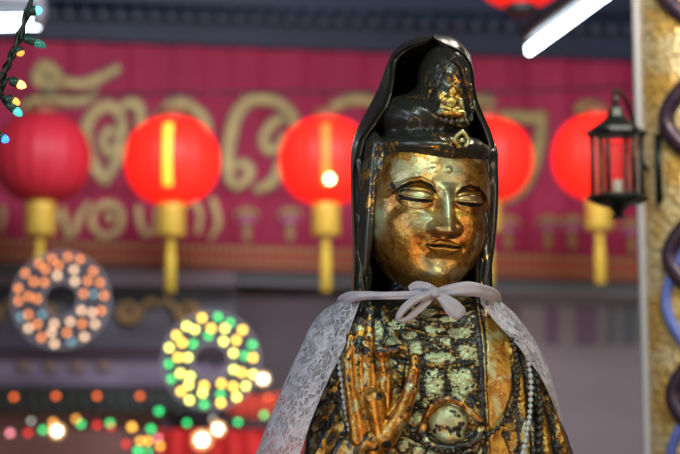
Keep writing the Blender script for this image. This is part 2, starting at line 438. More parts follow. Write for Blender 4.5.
# ---- crown ornament: a small seated Buddha in a flame-shaped frame
def build_crown():
    def f(x, y, z):
        d = ell_sdf(x, y, z, (0, 0, 3), (12, 7, 4.5))                      # crossed legs
        d = smin(d, cap_sdf(x, y, z, (-8, -3, 3.5), (5, -5.5, 3), 3.2, 2.6), 1.2)
        d = smin(d, cap_sdf(x, y, z, (8, -3, 3.5), (-5, -5.5, 3), 3.2, 2.6), 1.2)
        d = smin(d, cap_sdf(x, y, z, (0, 0, 5), (0, .5, 13), 5.2, 6.0), 2)     # torso
        for s in (-1, 1):
            d = smin(d, cap_sdf(x, y, z, (s * 6.5, .5, 14.5), (s * 8, 0, 8), 2.5, 2.1), 1.2)
            d = smin(d, cap_sdf(x, y, z, (s * 8, 0, 8), (s * 1.5, -5.5, 6.5), 2.1, 1.7), .8)
        d = smin(d, cap_sdf(x, y, z, (0, 0, 16), (0, 0, 19), 2, 2), 1)
        d = smin(d, ell_sdf(x, y, z, (0, -.5, 22), (4.0, 4.2, 5)), .8)
        d = smin(d, ell_sdf(x, y, z, (0, 0, 27.4), (2.1, 2.1, 2.2)), .8)
        return d
    V, F = surfnets(f, (-16, -11, -4), (16, 9, 32), .6)
    # place: front of the topknot, head-local
    mk('buddha_figure', H(V[:, 0] * 1.25 + 6, V[:, 1] * 1.0 - 38, V[:, 2] * 1.15 + 97), F, gilded('gilded_figure', .62, .3, 1.2, False, .6, .3, goldcol=(.8, .55, .12)), statue)
    b = MB(); loc = lambda x, y, z: Vector(H(x, y - (5 if y > -40 else 0), z))
    out = []
    for s in (-1, 1):
        pts = curve([(s * 3, 92), (s * 17, 92), (s * 23, 101), (s * 21, 116), (s * 16, 131), (s * 9, 145), (0, 156)], 60)
        b.tube([loc(6 + p[0], -23 - 5 * math.cos(p[0] / 14), p[1]) for p in pts], [KS * (2.2 - .9 * i / len(pts)) for i in range(len(pts))], 8)
        for k in range(3):   # scrolls beside the figure
            p0 = pts[10 + k * 14]
            sp = [(p0[0] + s * 3.4 * (1 - q / 26) * math.cos(q * .32), p0[1] + 3.4 * (1 - q / 26) * math.sin(q * .32)) for q in range(24)]
            b.tube([loc(6 + q[0], -27, q[1]) for q in sp], KS * .8, 6)
        for k in range(5):
            p0 = pts[5 + k * 10]; p1 = pts[8 + k * 10]
            b.tube([loc(6 + p0[0], -26, p0[1]), loc(6 + p0[0] + s * (4 - .4 * k), -25, p0[1] + 4), loc(6 + p0[0] + s * (2 - .3 * k), -24, p0[1] + 9)], [KS * 1.7, KS * 1.3, KS * .3], 7)
    b.build('crown_frame', gilded('gilded_crown', .46, .3, 1.6, False, .7, .3), statue)
    b = MB()
    for k in range(11):      # lotus seat petals
        a = -1.3 + 2.6 * k / 8
        b.ball(loc(6 + 17 * math.sin(a), -26 - 10 * math.cos(a), 93 + 2.5 * abs(math.sin(a))), KS * 3.6, 10, (.9, .6, 1.0))
    b.build('lotus_seat', M['ornament'], statue)
    # diamond plaque on the hair band
    n = 9; V = []; F = []
    b = MB()
    c0 = np.array([9, -65, 74])
    def dia(s, dy): return [loc(c0[0] + s * q[0], c0[1] + dy + abs(q[0]) * .12, c0[2] + s * q[1]) for q in ((0, 10), (4, 7), (9, 1), (8, -4), (2, -9), (-3, -8), (-9, -1), (-6, 5))]
    v = dia(1, 0) + dia(1, -2.6) + dia(.8, -3.6) + dia(.55, -2.2); f = [tuple(range(24, 32))[::-1]]
    for l in range(3):
        for k in range(8): f.append((l * 8 + k, l * 8 + (k + 1) % 8, l * 8 + 8 + (k + 1) % 8, l * 8 + 8 + k))
    b.add(v, f)
    b.ball(loc(c0[0], c0[1] - 2.5, c0[2]), KS * 2.6, 10, (1, .5, 1))
    b.build('diamond_plaque', gilded('gilded_plaque', .6, .85, 1.0, False, .5, .32, greencol=(.62, .56, .26)), statue)
build_crown()

# ---- side locks falling from the temples with their leafed knots
M['lock'] = lacquer('leafed_lock_lacquer', .42, 1.2, .25)
for s, x0 in ((-1, 362.5), (1, 489)):
    b = MB()
    for k in range(3):
        x = x0 - s * k * 3.6
        pts = curve([(x + s * 2, 150 + 6 * k), (x - s * 1, 190), (x, 215), (x + s * 1, 238), (x, 262), (x - s * 1, 290), (x - s * 0, 312)], 70)
        b.tube([W(p[0] + .8 * math.sin(p[1] / 5 + k * 2), p[1], 42 + 6 * k + 3 * math.sin(p[1] / 9 + k)) for p in pts], [KS * (3.4 + .9 * math.sin(i * .37 + k * 2)) for i in range(len(pts))], 9)
    b.build('side_lock', M['lock'], statue)

# ---- torso with carved robe
TT = np.array([[268, 392, 466, 30, 52], [285, 388, 470, 34, 50], [291, 378, 478, 40, 44], [297, 362, 494, 48, 34], [305, 348, 508, 56, 24], [316, 338, 520, 62, 15], [340, 324, 537, 68, 6], [370, 317, 550, 72, 2],
               [400, 311, 557, 76, 0], [430, 307, 571, 80, -2], [460, 304, 580, 82, -3], [520, 300, 582, 84, -3]], float)
PADS = [(416, 347, 6, 8, 3), (427, 310, 9, 4.5, 2.5), (443, 341, 11, 5.5, 3), (459, 331, 11, 5.5, 3), (440, 356, 15, 5.5, 3.4), (465, 349, 10, 8.5, 3.6),
        (433, 381, 9, 14, 4.2), (459, 381, 10.5, 16, 4.4), (414, 387, 4.5, 15, 3.5), (410, 333, 7, 4, 2), (434, 327, 9, 4.5, 2.4), (449, 318, 8, 4, 2),
        (366, 326, 8, 12, 2.5), (394, 342, 7, 6, 2), (398, 322, 8, 5, 2), (378, 330, 5, 11, 2), (403, 441, 5, 5, 3), (418, 446, 6, 5, 3), (433, 448, 6, 5, 3), (462, 445, 6, 6, 3), (476, 446, 5, 5, 3), (448, 452, 5, 4, 2)]
ROPES = [[(421, 358), (420, 375), (423, 392), (427, 402)], [(446, 361), (447, 380), (446, 397)], [(474, 352), (475, 370), (473, 388), (476, 402)],
         [(405, 360), (420, 361), (440, 364), (458, 363), (475, 358)], [(420, 334), (432, 338), (446, 347), (456, 352)], [(452, 340), (462, 340), (473, 343)],
         [(400, 402), (412, 400), (424, 403)], [(404, 345), (408, 356), (406, 372), (404, 390)], [(408, 316), (424, 319), (440, 323), (456, 322), (472, 324)]]
FOLDS = [  # (points, width, height)  carved folds and hems
    ([(478, 300), (480, 320), (482, 345), (483, 380), (484, 415), (485, 458)], 2.0, 3.4),
    ([(492, 303), (503, 320), (512, 350), (520, 390), (524, 458)], 4, 3.4), ([(505, 306), (522, 335), (536, 380), (546, 458)], 5, 4), ([(520, 330), (540, 370), (556, 420), (562, 458)], 5, 4),
    ([(548, 395), (560, 430), (572, 458)], 4, 3), ([(500, 305), (514, 330), (526, 365), (532, 458)], 2, 2.2),
    ([(352, 306), (346, 330), (336, 370), (322, 420), (314, 458)], 4.5, 4), ([(360, 304), (354, 330), (346, 362), (334, 402), (326, 440)], 3, 3), ([(372, 304), (374, 318), (380, 335)], 2.4, 2.6),
    ([(386, 302), (388, 318), (396, 334), (404, 345)], 3, 3), ([(398, 304), (404, 315), (416, 322)], 2.4, 2.4), ([(410, 303), (430, 309), (452, 309), (470, 302)], 2.2, 2.6),
    ([(404, 309), (428, 316), (454, 315), (474, 307)], 1.8, 2.2), ([(405, 325), (425, 331), (446, 334), (472, 330)], 1.8, 2.2),
    ([(372, 352), (384, 348), (400, 352), (412, 358)], 3, 3.4), ([(318, 395), (334, 386), (344, 372)], 3, 2.6), ([(312, 425), (328, 412), (338, 396)], 3, 2.8),
    ([(395, 420), (410, 428), (430, 436), (455, 438), (480, 430)], 2.5, 3), ([(398, 432), (420, 440), (450, 444), (484, 438)], 2, 2)]
def torso_surf(X, Yp):
    """plain front depth of the torso without carving"""
    l, r, b, d0 = [np.interp(Yp, TT[:, 0], TT[:, k]) for k in (1, 2, 3, 4)]
    c = (l + r) / 2; a = (r - l) / 2
    return d0 + b - b * (np.clip(1 - np.abs((X - c) / a) ** 2.4, 0, 1)) ** (1 / 2.4)
def build_torso():
    nu, nz = 520, 430
    yy = np.linspace(268, 520, nz); u = np.linspace(0, 2 * math.pi, nu, endpoint=False)
    # denser at the front
    u = u + .55 * np.sin(u) * -1 * 0 ; uu = (np.linspace(-1, 1, nu, endpoint=False)); uu = uu * (.55 + .45 * uu ** 2) * math.pi
    U, Y = np.meshgrid(uu, yy)
    l, r, b, d0 = [np.interp(Y, TT[:, 0], TT[:, k]) for k in (1, 2, 3, 4)]
    ker = np.ones(15) / 15
    l, r, b, d0 = [np.convolve(np.pad(A[:, 0], 7, mode='edge'), ker, 'valid')[:, None] * np.ones_like(A) for A in (l, r, b, d0)]
    s, c = np.sin(U), np.cos(U); ex = 2 / 2.4
    X = (l + r) / 2 + (r - l) / 2 * np.sign(s) * np.abs(s) ** ex
    Dp = d0 + b - b * np.sign(c) * np.abs(c) ** ex
    fr = sm((c + .05) / .3)
    D = np.zeros_like(X); lea = np.full_like(X, .30); grn = np.zeros_like(X); bare_shade = np.zeros_like(X)  # lacquer mask: border and bead ropes, plus shade painted beside folds and pads
    for pts, w, h in FOLDS:
        d, _ = dist_poly(X, Y, curve(pts, 30)); k = np.exp(-(d / w) ** 2); D += h * k
        lea = np.maximum(lea, .75 * k); bare_shade = np.maximum(bare_shade, .8 * np.exp(-((d - w * 1.9) / 1.6) ** 2))
    for cx, cy, rx, ry, h in PADS:
        rx, ry = rx * 1.14, ry * 1.12; q = ((X - cx) / rx) ** 2 + ((Y - cy) / ry) ** 2 + .4 * vnoise(X / 4, Y / 4, X * 0, 5) + .25 * vnoise(X / 1.8, Y / 1.8, X * 0, 6)
        k = np.sqrt(np.clip(1 - q, 0, 1)) ** .6; D = np.where(k > 0, np.maximum(D, 0) * .3 + h * k + vnoise(X / 2.5, Y / 2.5, X * 0, 8) * .9, D)
        grn = np.maximum(grn, sm(k * 1.6)); lea = np.maximum(lea, .62 * sm(k * 2)); bare_shade = np.where(k > .3, .35 * sm((vnoise(X / 1.6, Y / 1.6, X * 0, 7) - .1) / .3), np.maximum(bare_shade, .6 * np.exp(-((q - 1.35) / .35) ** 2)))
    for pts in ROPES:
        d, sa = dist_poly(X, Y, curve(pts, 24)); bead = np.abs(np.sin(sa * math.pi / 4.6)) ** .6
        k = np.clip(1 - (d / 2.9) ** 2, 0, 1); D = np.where(k > 0, np.maximum(D * .4, 3.6 * np.sqrt(k) * (.35 + .65 * bead)), D)
        bare_shade = np.maximum(bare_shade * (1), .45 * (k > 0)); grn = np.where(k > 0, grn * .1, grn); lea = np.where(k > 0, .35 + .3 * bead, lea)
    # smooth orange lapel on the right of the black border
    lap = sm((X - 484) / 3) * sm((np.interp(Y, [300, 340, 385, 410, 430, 458], [500, 511, 512, 503, 500, 512]) - X) / 3)
    lea = np.maximum(lea, .95 * lap); bare_shade = bare_shade * (1 - .8 * lap); D = D * (1 - .5 * lap) + 1.4 * lap
    brd = np.exp(-((X - np.interp(Y, [300, 345, 458], [475, 479, 481])) / 2.6) ** 2) * sm((Y - 300) / 4); bare_shade = np.maximum(bare_shade, brd); grn *= 1 - brd
    neck = sm((308 - Y) / 10) * sm((420 - X) / 6); bare_shade = np.maximum(bare_shade, .8 * neck)
    rough = vnoise(X / 5, Y / 5, Dp / 5, 11) * 1.0 + vnoise(X / 2.4, Y / 2.4, Dp / 2.4, 12) * .7
    D = D + rough * (1 - .8 * lap) * (1 - .5 * grn) * 1.1
    nn = vnoise(X / 8, Y / 8, Dp / 8, 13)
    grn = np.maximum(grn, .8 * sm((nn - .25) / .2) * (X < 482)); grn = grn * (1 - .0 * lap)
    paint = np.stack([np.clip(lea + .3 * nn, 0, 1), np.clip(grn, 0, 1), np.clip(bare_shade, 0, 1)], -1).reshape(-1, 3)
    nx = s * b; ny = -c * (r - l) / 2; nl = np.hypot(nx, ny) + 1e-6
    V = Wn(X + nx / nl * D * fr * .5, Y, Dp - D * fr * .9)
    V = V.reshape(-1, 3); n0 = len(V)
    F = grid_faces(nz, nu, True)[:, ::-1]
    extra = np.array([V[:nu].mean(0)]); V = np.vstack([V, extra]); paint = np.vstack([paint, [[.3, 0, .5]]])
    top = [(i, n0, (i + 1) % nu) for i in range(nu)]
    return mk('robe_torso', V, list(map(tuple, F)) + top, M['robe'], statue, paint=paint)
build_torso()
# lower robe and lotus pedestal carry the bust down to the floor
def build_lower():
    b = MB(); c = W(441, 520, 78); zt = c.z
    prof = [(.21, .30), (.20, .45), (.175, .7), (.165, .95), (.176, zt - .03), (.181, zt + .004)]
    prof = [(r, z) for r, z in prof]
    b.lathe((c.x, c.y, 0), prof, 96, lambda a, z: 1 + .035 * math.sin(a * 11 + z * 2) * (1 if z < 1.1 else .3) + .0 * z)
    # scaled a little in depth to follow the torso
    V = np.array([list(v) for v in b.v]); V[:, 1] = c.y + (V[:, 1] - c.y) * .62
    V[:, 0] = c.x + (V[:, 0] - c.x) * 1.03
    mk('lower_robe', V, b.f, M['hand'] if False else gilded('gilded_lower_robe', .45, .2, 1.0, False, .5, .34), statue)
    b = MB(); b.lathe((c.x, c.y, 0), [(.30, 0), (.31, .05), (.27, .09), (.25, .16), (.29, .22), (.27, .30), (.16, .315)], 64, lambda a, z: 1 + (.05 * abs(math.sin(a * 8)) if .1 < z < .28 else 0))
    b.build('lotus_pedestal', M['ornament'], statue)
build_lower()

# ---- forearm with sleeve, and the raised hand
def ts(x, y): return float(torso_surf(np.array(x, float), np.array(y, float)))
def build_sleeve():
    def f(x, y, z):   # x = px, y = py, z = depth
        d = cap_sdf(x, y, z, (322, 478, 10), (352, 446, -8), 27, 19)
        d = smin(d, cap_sdf(x, y, z, (352, 446, -8), (372, 437, -24), 19, 12), 6)
        cuff = cap_sdf(x, y, z, (346, 418, -12), (338, 462, -16), 5, 7); d = smin(d, cuff, 4)
        d = smin(d, cap_sdf(x, y, z, (330, 428, -6), (318, 458, -12), 3.5, 5), 3)
        d = smin(d, cap_sdf(x, y, z, (334, 404, 4), (340, 424, -8), 5, 7), 4)
        return d + 1.4 * np.sin((x * .8 + y * .45) / 2.6) * sm((y - 425) / 10) * .6
    V, F = surfnets(f, (286, 392, -48), (400, 512, 48), 1.5)
    nn = vnoise(V[:, 0] / 7, V[:, 1] / 7, V[:, 2] / 7, 21); k = (V[:, 0] * .8 + V[:, 1] * .45) / 2.6
    pc = np.stack([np.clip(.55 + .5 * nn, 0, 1), np.clip(sm((nn - .4) / .2) * .4, 0, 1), .7 * sm((-np.sin(k) - .2) / .5)], 1)
    mk('sleeve', Wn(V[:, 0], V[:, 1], V[:, 2]), F[:, ::-1], M['robe'], statue, paint=pc)
build_sleeve()
def build_hand():
    D0 = -26
    fingers = [  # chains (x, y, d, r)
        [(355, 412, 0, 7.0), (351, 384, -2, 5.2), (349, 360, -4, 4.6), (352, 338, -2, 3.8)],           # little
        [(361, 402, 2, 7.0), (359, 374, 1, 5.4), (359, 348, -2, 5.0), (362, 322, 2, 3.9)],                # ring
        [(372, 400, 3, 7.2), (370, 366, 2, 5.8), (369, 338, -2, 5.2), (371, 312, 4, 4.1)],                # middle
        [(384, 404, 2, 7.4), (385, 374, -1, 5.8), (381, 352, -9, 5.4), (397, 350, -14, 4.2), (402, 350, -14, 3.4)],   # index, bent over to the thumb
        [(384, 434, -2, 9.5), (399, 414, -7, 8.0), (409, 388, -10, 6.4), (412, 370, -11, 5.0), (413, 358, -10, 3.6)]]
    fingers = [[(p[0], p[1], p[2], p[3] * 1.1) for p in c] for c in fingers]
    # thumb last
    def f(x, y, z):
        z = z - D0
        d = ell_sdf(x, y, z, (372, 418, 5), (19, 27, 9))
        d = smin(d, cap_sdf(x, y, z, (376, 438, 4), (372, 462, 16), 12.5, 14), 6)
        d = smin(d, cap_sdf(x, y, z, (359, 436, 0), (354, 396, -1), 8, 6.5), 4)             # heel of the hand
        d = smin(d, cap_sdf(x, y, z, (380, 436, -3), (374, 397, -7), 6.5, 11.0), 2.2)          # rounded mound in the palm
        d = smin(d, cap_sdf(x, y, z, (386, 434, -1), (397, 416, -4), 9.5, 9), 4)
        d = smin(d, ell_sdf(x, y, z, (390, 406, 3), (16, 24, 6)), 4)
        for ch in fingers:
            c = None
            for p, q in zip(ch[:-1], ch[1:]):
                e = cap_sdf(x, y, z, p[:3], q[:3], p[3], q[3]); c = e if c is None else smin(c, e, 1.5)
                c = smin(c, ell_sdf(x, y, z, q[:3], (q[3] + .5,) * 3), 1.2)
            d = smin(d, c, 1.3)
        return d
    V, F = surfnets(f, (326, 296, -64), (428, 482, 24), 1.0)
    X, Y, Z = V.T
    nn = vnoise(X / 7, Y / 7, Z / 7, 31); n2 = vnoise(X / 2.6, Y / 2.6, Z / 2.6, 32)
    V2 = V + np.stack([n2, n2, n2], 1) * .22
    k = 0
    for c in ((351, 384), (349, 360), (359, 374), (359, 348), (370, 366), (369, 338), (385, 374), (409, 388), (410, 368)):
        k = np.maximum(k, np.exp(-((Y - c[1]) / 1.4) ** 2 - ((X - c[0]) / 6) ** 2))
    pc = np.stack([np.clip(.75 + .4 * nn - .5 * sm((365 - Y) / 20), 0, 1), np.clip(.75 * sm((nn - .3) / .3) * (Y < 425) * (1 + .6 * sm((350 - Y) / 15)) * (np.hypot(X - 374, (Y - 405) / 2) > 13), 0, 1),
                   np.clip(.15 * k + .6 * sm((n2 - .2) / .3) * (.4 + .6 * (Y < 395)) + .5 * sm((vnoise(X / 9, Y / 9, Z / 9, 35) - .1) / .3), 0, 1)], 1)
    mk('raised_hand', Wn(V2[:, 0], V2[:, 1], V2[:, 2]), F[:, ::-1], M['hand'], statue, paint=pc)
build_hand()

# ---- lower hand cupping a round vessel at the chest
def build_vessel():
    def f(x, y, z):
        z = z + 8
        return smin(ell_sdf(x, y, z, (446, 418, 3), (19.5, 19.5, 13)), ell_sdf(x, y, z, (449, 433, 2), (13, 7, 12)), 2)
    V, F = surfnets(f, (418, 390, -30), (474, 448, 14), .9)
    nn = vnoise(V[:, 0] / 4, V[:, 1] / 4, V[:, 2] / 4, 41); n2 = vnoise(V[:, 0] / 8, V[:, 1] / 8, V[:, 2] / 8, 42)
    pc = np.stack([np.clip(.8 + .3 * n2, 0, 1), np.clip(.85 - .6 * sm((n2 - .1) / .3), 0, 1), .75 * sm((nn - .15) / .3)], 1)
    mk('round_vessel', Wn(V[:, 0], V[:, 1], V[:, 2] + nn * .35), F[:, ::-1], M['robe'], statue, paint=pc)
    ch = [[(424, 416, -6, 4), (429, 404, -12, 4), (438, 397.5, -14, 3.8), (449, 396.5, -15, 3.8), (459, 401, -15, 3.6), (467, 409, -14, 3.4), (477, 418, -12, 3.2), (483, 421, -10, 2.2)],
          [(424, 418, -2, 5), (420, 428, -4, 5), (426, 438, -6, 5), (438, 443, -10, 4.6), (450, 444, -12, 4)],
          [(428, 440, -4, 4), (442, 448, -8, 4), (456, 447, -11, 3.6)],
          [(478, 424, -4, 5), (474, 434, -6, 5), (464, 440, -11, 4), (455, 441, -14, 3.6)],
          [(480, 430, -2, 5), (470, 444, -6, 5), (458, 450, -9, 4)],
          [(430, 452, 0, 5), (444, 456, -5, 4), (460, 456, -6, 4)]]
    def g(x, y, z):
        d = None
        for c in ch:
            e = None
            for p, q in zip(c[:-1], c[1:]):
                k = cap_sdf(x, y, z, p[:3], q[:3], p[3], q[3]); e = k if e is None else smin(e, k, 1.5)
            d = e if d is None else smin(d, e, 1.2)
        return d
    V, F = surfnets(g, (408, 386, -26), (492, 468, 12), 1.0)
    nn = vnoise(V[:, 0] / 5, V[:, 1] / 5, V[:, 2] / 5, 43)
    pc = np.stack([np.clip(.5 + .5 * nn, 0, 1), .6 * sm((nn - .2) / .3), np.clip(.45 * sm((V[:, 1] - 424) / 6) + .2, 0, 1)], 1)
    mk('lower_hand', Wn(V[:, 0], V[:, 1], V[:, 2]), F[:, ::-1], M['hand'], statue, paint=pc)
build_vessel()

# ================================================================== LACE CAPE, NECKLACES
def lace_mat(name, col, rim, solid=False):
    q = N(name); uv = q.n('ShaderNodeUVMap', uv_map='UVMap').outputs[0]
    nz = q.n('ShaderNodeTexNoise', {'Vector': uv, 'Scale': 60., 'Detail': 2.}).outputs['Color']
    w = q.n('ShaderNodeVectorMath', {0: nz, 1: (.5, .5, .5)}, operation='SUBTRACT').outputs[0]
    w = q.n('ShaderNodeVectorMath', {0: w, 'Scale': .018}, operation='SCALE').outputs[0]
    v = q.n('ShaderNodeVectorMath', {0: uv, 1: w}, operation='ADD').outputs[0]
    v = q.n('ShaderNodeMapping', {'Vector': v, 'Scale': (1.7, .75, 1.), 'Rotation': (0, 0, .5)}).outputs[0]
    e1 = q.n('ShaderNodeTexVoronoi', {'Vector': v, 'Scale': 92.}, feature='DISTANCE_TO_EDGE').outputs[0]
    e2 = q.n('ShaderNodeTexVoronoi', {'Vector': uv, 'Scale': 420.}, feature='DISTANCE_TO_EDGE').outputs[0]
    mot = q.step(q.noise(48, 2, uv, .6), .50, .56)           # dense worked motifs
    th1 = q.math('SUBTRACT', 1, q.step(e1, .05, .13))
    net = q.math('SUBTRACT', 1, q.step(e2, .05, .12))
    sx = q.n('ShaderNodeSeparateXYZ', {0: uv})
    a = q.math('MAXIMUM', th1, q.math('MAXIMUM', q.math('MULTIPLY', mot, .72), q.math('MULTIPLY', net, .55)))
    e3 = q.n('ShaderNodeTexVoronoi', {'Vector': v, 'Scale': 210.}, feature='DISTANCE_TO_EDGE').outputs[0]
    a = q.math('MAXIMUM', a, q.math('MULTIPLY', q.math('SUBTRACT', 1, q.step(e3, .03, .12)), .75))
    a = q.math('MAXIMUM', a, .20)
    at = q.n('ShaderNodeVertexColor', layer_name='paint'); rimv = q.n('ShaderNodeSeparateColor', {0: at.outputs[0]}).outputs[0]
    a = q.math('MAXIMUM', a, q.math('MULTIPLY', rimv, .95))
    c = q.mix(mot, col, tuple(min(1, x * 1.12) for x in col))
    bp = q.n('ShaderNodeBump', {'Height': a, 'Strength': .6, 'Distance': .0012})
    d = q.n('ShaderNodeBsdfPrincipled', {'Base Color': c, 'Roughness': .75, 'Normal': bp.outputs[0], 'Sheen Weight': .2})
    tr = q.n('ShaderNodeBsdfTransparent')
    mx = q.n('ShaderNodeMixShader', {0: 1.0 if solid else a, 1: tr.outputs[0], 2: d.outputs[0]})
    return q.surf(mx.outputs[0])
M['lace'] = lace_mat('white_lace', (.49, .47, .56), 1)
M['lace_solid'] = lace_mat('white_lace_doubled', (.42, .385, .46), 1, True)
cape = empty('lace_cape', W(435, 300, 20), 'white lace cape draped over the statue and tied in a bow at its throat', 'cape')
def build_cape():
    # left inner edge, left outline, right outline, right inner edge at each level
    lv = np.linspace(0, 1, 150)
    yl = 291 + lv * (560 - 291)
    LO = np.interp(yl, [291, 297, 302, 308, 316, 326, 336, 359, 388, 420, 454, 560], [350, 334, 326, 320, 314, 309, 304.5, 294, 281.5, 269, 256.5, 225])
    LI = np.interp(yl, [291, 300, 311, 347, 371, 392, 420, 454, 560], [364, 361, 357, 345, 333, 323.5, 312, 301, 272])
    RO = np.interp(yl, [288, 294, 300, 306, 331, 359, 396, 428, 454, 560], [492, 503, 511, 518, 536, 549, 560, 566.5, 569, 578])
    RI = np.interp(yl, [290, 302, 319, 343, 371, 404, 430, 454, 560], [480, 482, 495, 517, 538, 556, 566, 570, 579]); RO = RO + 2.5
    nt = 180; V = []; UV = []; PT = []
    for i, y in enumerate(yl):
        # plan curve: inner-left front -> left side -> back -> right side -> inner-right front
        bk = 150 + 35 * lv[i]; dl = min(ts(LI[i] , y), 66) - 8; 
        dl = np.interp(y, [291, 300, 330, 380, 454, 560], [30, 20, 0, -2, 2, 4]); dr = np.interp(y, [291, 300, 330, 380, 430, 560], [24, 22, 16, 22, 60, 70])
        side = 66
        rr = max(RO[i] - RI[i], 2)
        pl = [(LI[i], dl), ((LI[i] * .62 + LO[i] * .38), dl + 3), (LI[i] * .25 + LO[i] * .75, dl + 18), (LO[i], dl + 50), (LO[i] + 10, 110), (380, bk), (440, bk + 3), (500, bk), (RO[i] - 8, 118), (RO[i], max(dr + 36, 74)), (RI[i] + rr * .7, dr + 18), (RI[i] + rr * .35, dr + 5), (RI[i], dr)]
        if lv[i] < .12:
            k = lv[i] / .12; pl = [(x, d) if d < 100 else (x, 92 + (d - 92) * (.45 + .55 * k)) for x, d in pl]
        c = curve(pl, 12 * 30); seg = np.r_[0, np.cumsum(np.hypot(*np.diff(c, axis=0).T))]
        # fixed share of samples for the two front panels
        t = np.linspace(0, 1, nt); t = t
        tt = np.interp(t, [0, .33, .67, 1], [0, seg[np.argmin(np.abs(seg - seg[-1] * .2))] / seg[-1], .8, 1]) * seg[-1]
        x = np.interp(tt, seg, c[:, 0]); d = np.interp(tt, seg, c[:, 1])
        wav = np.sin(t * 34 + y * .02) * 1.1 * sm((t - .02) / .06) * sm((.98 - t) / .06)
        edge = np.minimum(tt, seg[-1] - tt)
        inner = edge
        V.append(Wn(x, y + np.sin(t * 60) * .3, d + wav)); UV.append(np.stack([np.where(tt < seg[-1] / 2, tt, seg[-1] - tt) * KS, np.full(nt, (y - 291) * KS) + (t > .5) * .77], 1))
        rim = np.exp(-(edge / 2.2) ** 2) * .9 + .7 * np.exp(-((yl[i] - 292) / 3) ** 2)
        PT.append(np.stack([np.clip(rim, 0, 1)] * 3, 1))
    o = mk('cape_cloth', np.vstack(V), grid_faces(len(yl), nt)[:, ::-1], M['lace'], cape, paint=np.vstack(PT), uv=np.vstack(UV))
    return o
build_cape()
def ribbon(name, spine, hw, thick, mat, nseg=70, folds=0.0, closed_ends=True):
    """rolled cloth band: spine points (x, y, d), half-width in the picture plane direction, thickness"""
    c = curve(spine, nseg); n = len(c); w = np.interp(np.linspace(0, 1, n), np.linspace(0, 1, len(hw)), hw); th = np.interp(np.linspace(0, 1, n), np.linspace(0, 1, len(thick)), thick)
    m = 20; V = []; UV = []; L = 0
    for i in range(n):
        t = c[min(i + 1, n - 1)] - c[max(i - 1, 0)]; t2 = np.array([t[0], t[1]]); t2 = t2 / (np.linalg.norm(t2) + 1e-9); nrm = np.array([-t2[1], t2[0]])
        if i: L += np.linalg.norm(c[i] - c[i - 1])
        for k in range(m):
            a = 2 * math.pi * k / m; ca, sa = math.cos(a), math.sin(a)
            fo = folds * math.sin(3.2 * ca * 2 + L * .05)
            V.append((c[i][0] + nrm[0] * w[i] * ca, c[i][1] + nrm[1] * w[i] * ca, c[i][2] + th[i] * sa + fo * (1 if sa < 0 else 0))); UV.append((L * KS, k / m * w[i] * 4 * KS))
    V = np.array(V); f = [tuple(q) for q in grid_faces(n, m, True)]
    f += [tuple(range(m))[::-1], tuple((n - 1) * m + k for k in range(m))]
    return mk(name, Wn(V[:, 0], V[:, 1], V[:, 2]), f, mat, cape, uv=np.array(UV), paint=np.ones((len(V), 3)))
ribbon('neck_band', [(342, 299, 56), (345, 296, 36), (353, 294, 20), (366, 294, 8), (385, 295, 0), (410, 295, -6), (432, 294, -9), (450, 290.5, -7), (468, 288.5, -2), (482, 290, 6), (494, 293, 22), (500, 299, 46)],
       [5, 6, 5.5, 4.4, 3.8, 4.2, 4.5, 6.2, 7.5, 6.5, 7.0, 6], [3, 3.5, 4, 4, 4, 4, 4, 4, 4, 4, 4, 3], M['lace_solid'], 120, 1.0)
ribbon('bow_loop', [(434, 292, -13), (425, 296, -18), (414, 301, -21), (404, 309, -22), (398, 318, -20), (401, 321, -17), (408, 318, -13), (416, 311, -12), (425, 303, -12), (434, 295, -10)],
       [3.2, 3.8, 4.0, 3.8, 3.0, 2.4, 3.2, 3.6, 3.4, 3.0], [2, 2.2, 2.4, 2.6, 2.8, 2.6, 2.4, 2, 2, 2], M['lace_solid'], 110, .9)
ribbon('bow_tail', [(435, 294, -14), (443, 301, -18), (450, 308, -20), (456, 314, -19), (459, 317.5, -17)], [3.0, 6.0, 8.2, 8.5, 5.5], [2.6, 2.8, 2.4, 1.6, 1.0], M['lace_solid'], 50, 1.3)
ribbon('bow_loop', [(434, 291, -12), (426, 287.5, -12), (416, 286, -8), (409, 289, -4)], [3.5, 4.4, 4.6, 3], [2.4, 2.4, 2, 1.5], M['lace_solid'], 40, .8)
ribbon('bow_knot', [(428, 291, -15), (434, 293.5, -18), (440, 294, -15)], [3.6, 5.4, 3.6], [3.2, 4.2, 3.2], M['lace_solid'], 24, .5)

def bead_mesh(name, r, mat, n=12):
    b = MB(); b.ball((0, 0, 0), r, n); me_o = b.build(name, mat, origin=(0, 0, 0)); me = me_o.data; bpy.data.objects.remove(me_o); return me
def necklace(name, label, path, pitch, r, mats, knot=None):
    p0 = path[0]; root = empty(name, W(*p0), label, 'necklace', 'bead necklaces on the statue')
    c = curve(path, 400); seg = np.r_[0, np.cumsum(np.linalg.norm(np.diff(c, axis=0), axis=1))]
    n = int(seg[-1] / pitch); me = [bead_mesh('bead', r * KS, m) for m in mats]; org = np.array(root.location)
    b = MB(); pts = [Vector(Wn(*q)) for q in c[::4]]; b.tube(pts, KS * r * .25, 6); b.build('cord', mats[0], root)
    for i in range(n):
        s = (i + .5) * seg[-1] / n; q = [np.interp(s, seg, c[:, k]) for k in range(3)]
        o = bpy.data.objects.new('bead', me[i % len(me)]); COL.objects.link(o); o.parent = root
        o.location = Vector(Wn(*q)) - root.location; k = random.uniform(.9, 1.08); o.scale = (k, k, k * random.uniform(.9, 1.1)); o.rotation_euler = (random.random() * 3, random.random() * 3, 0)
    return root
def onto(pts, lift): return [(x, y, ts(x, y) - lift) for x, y in pts]
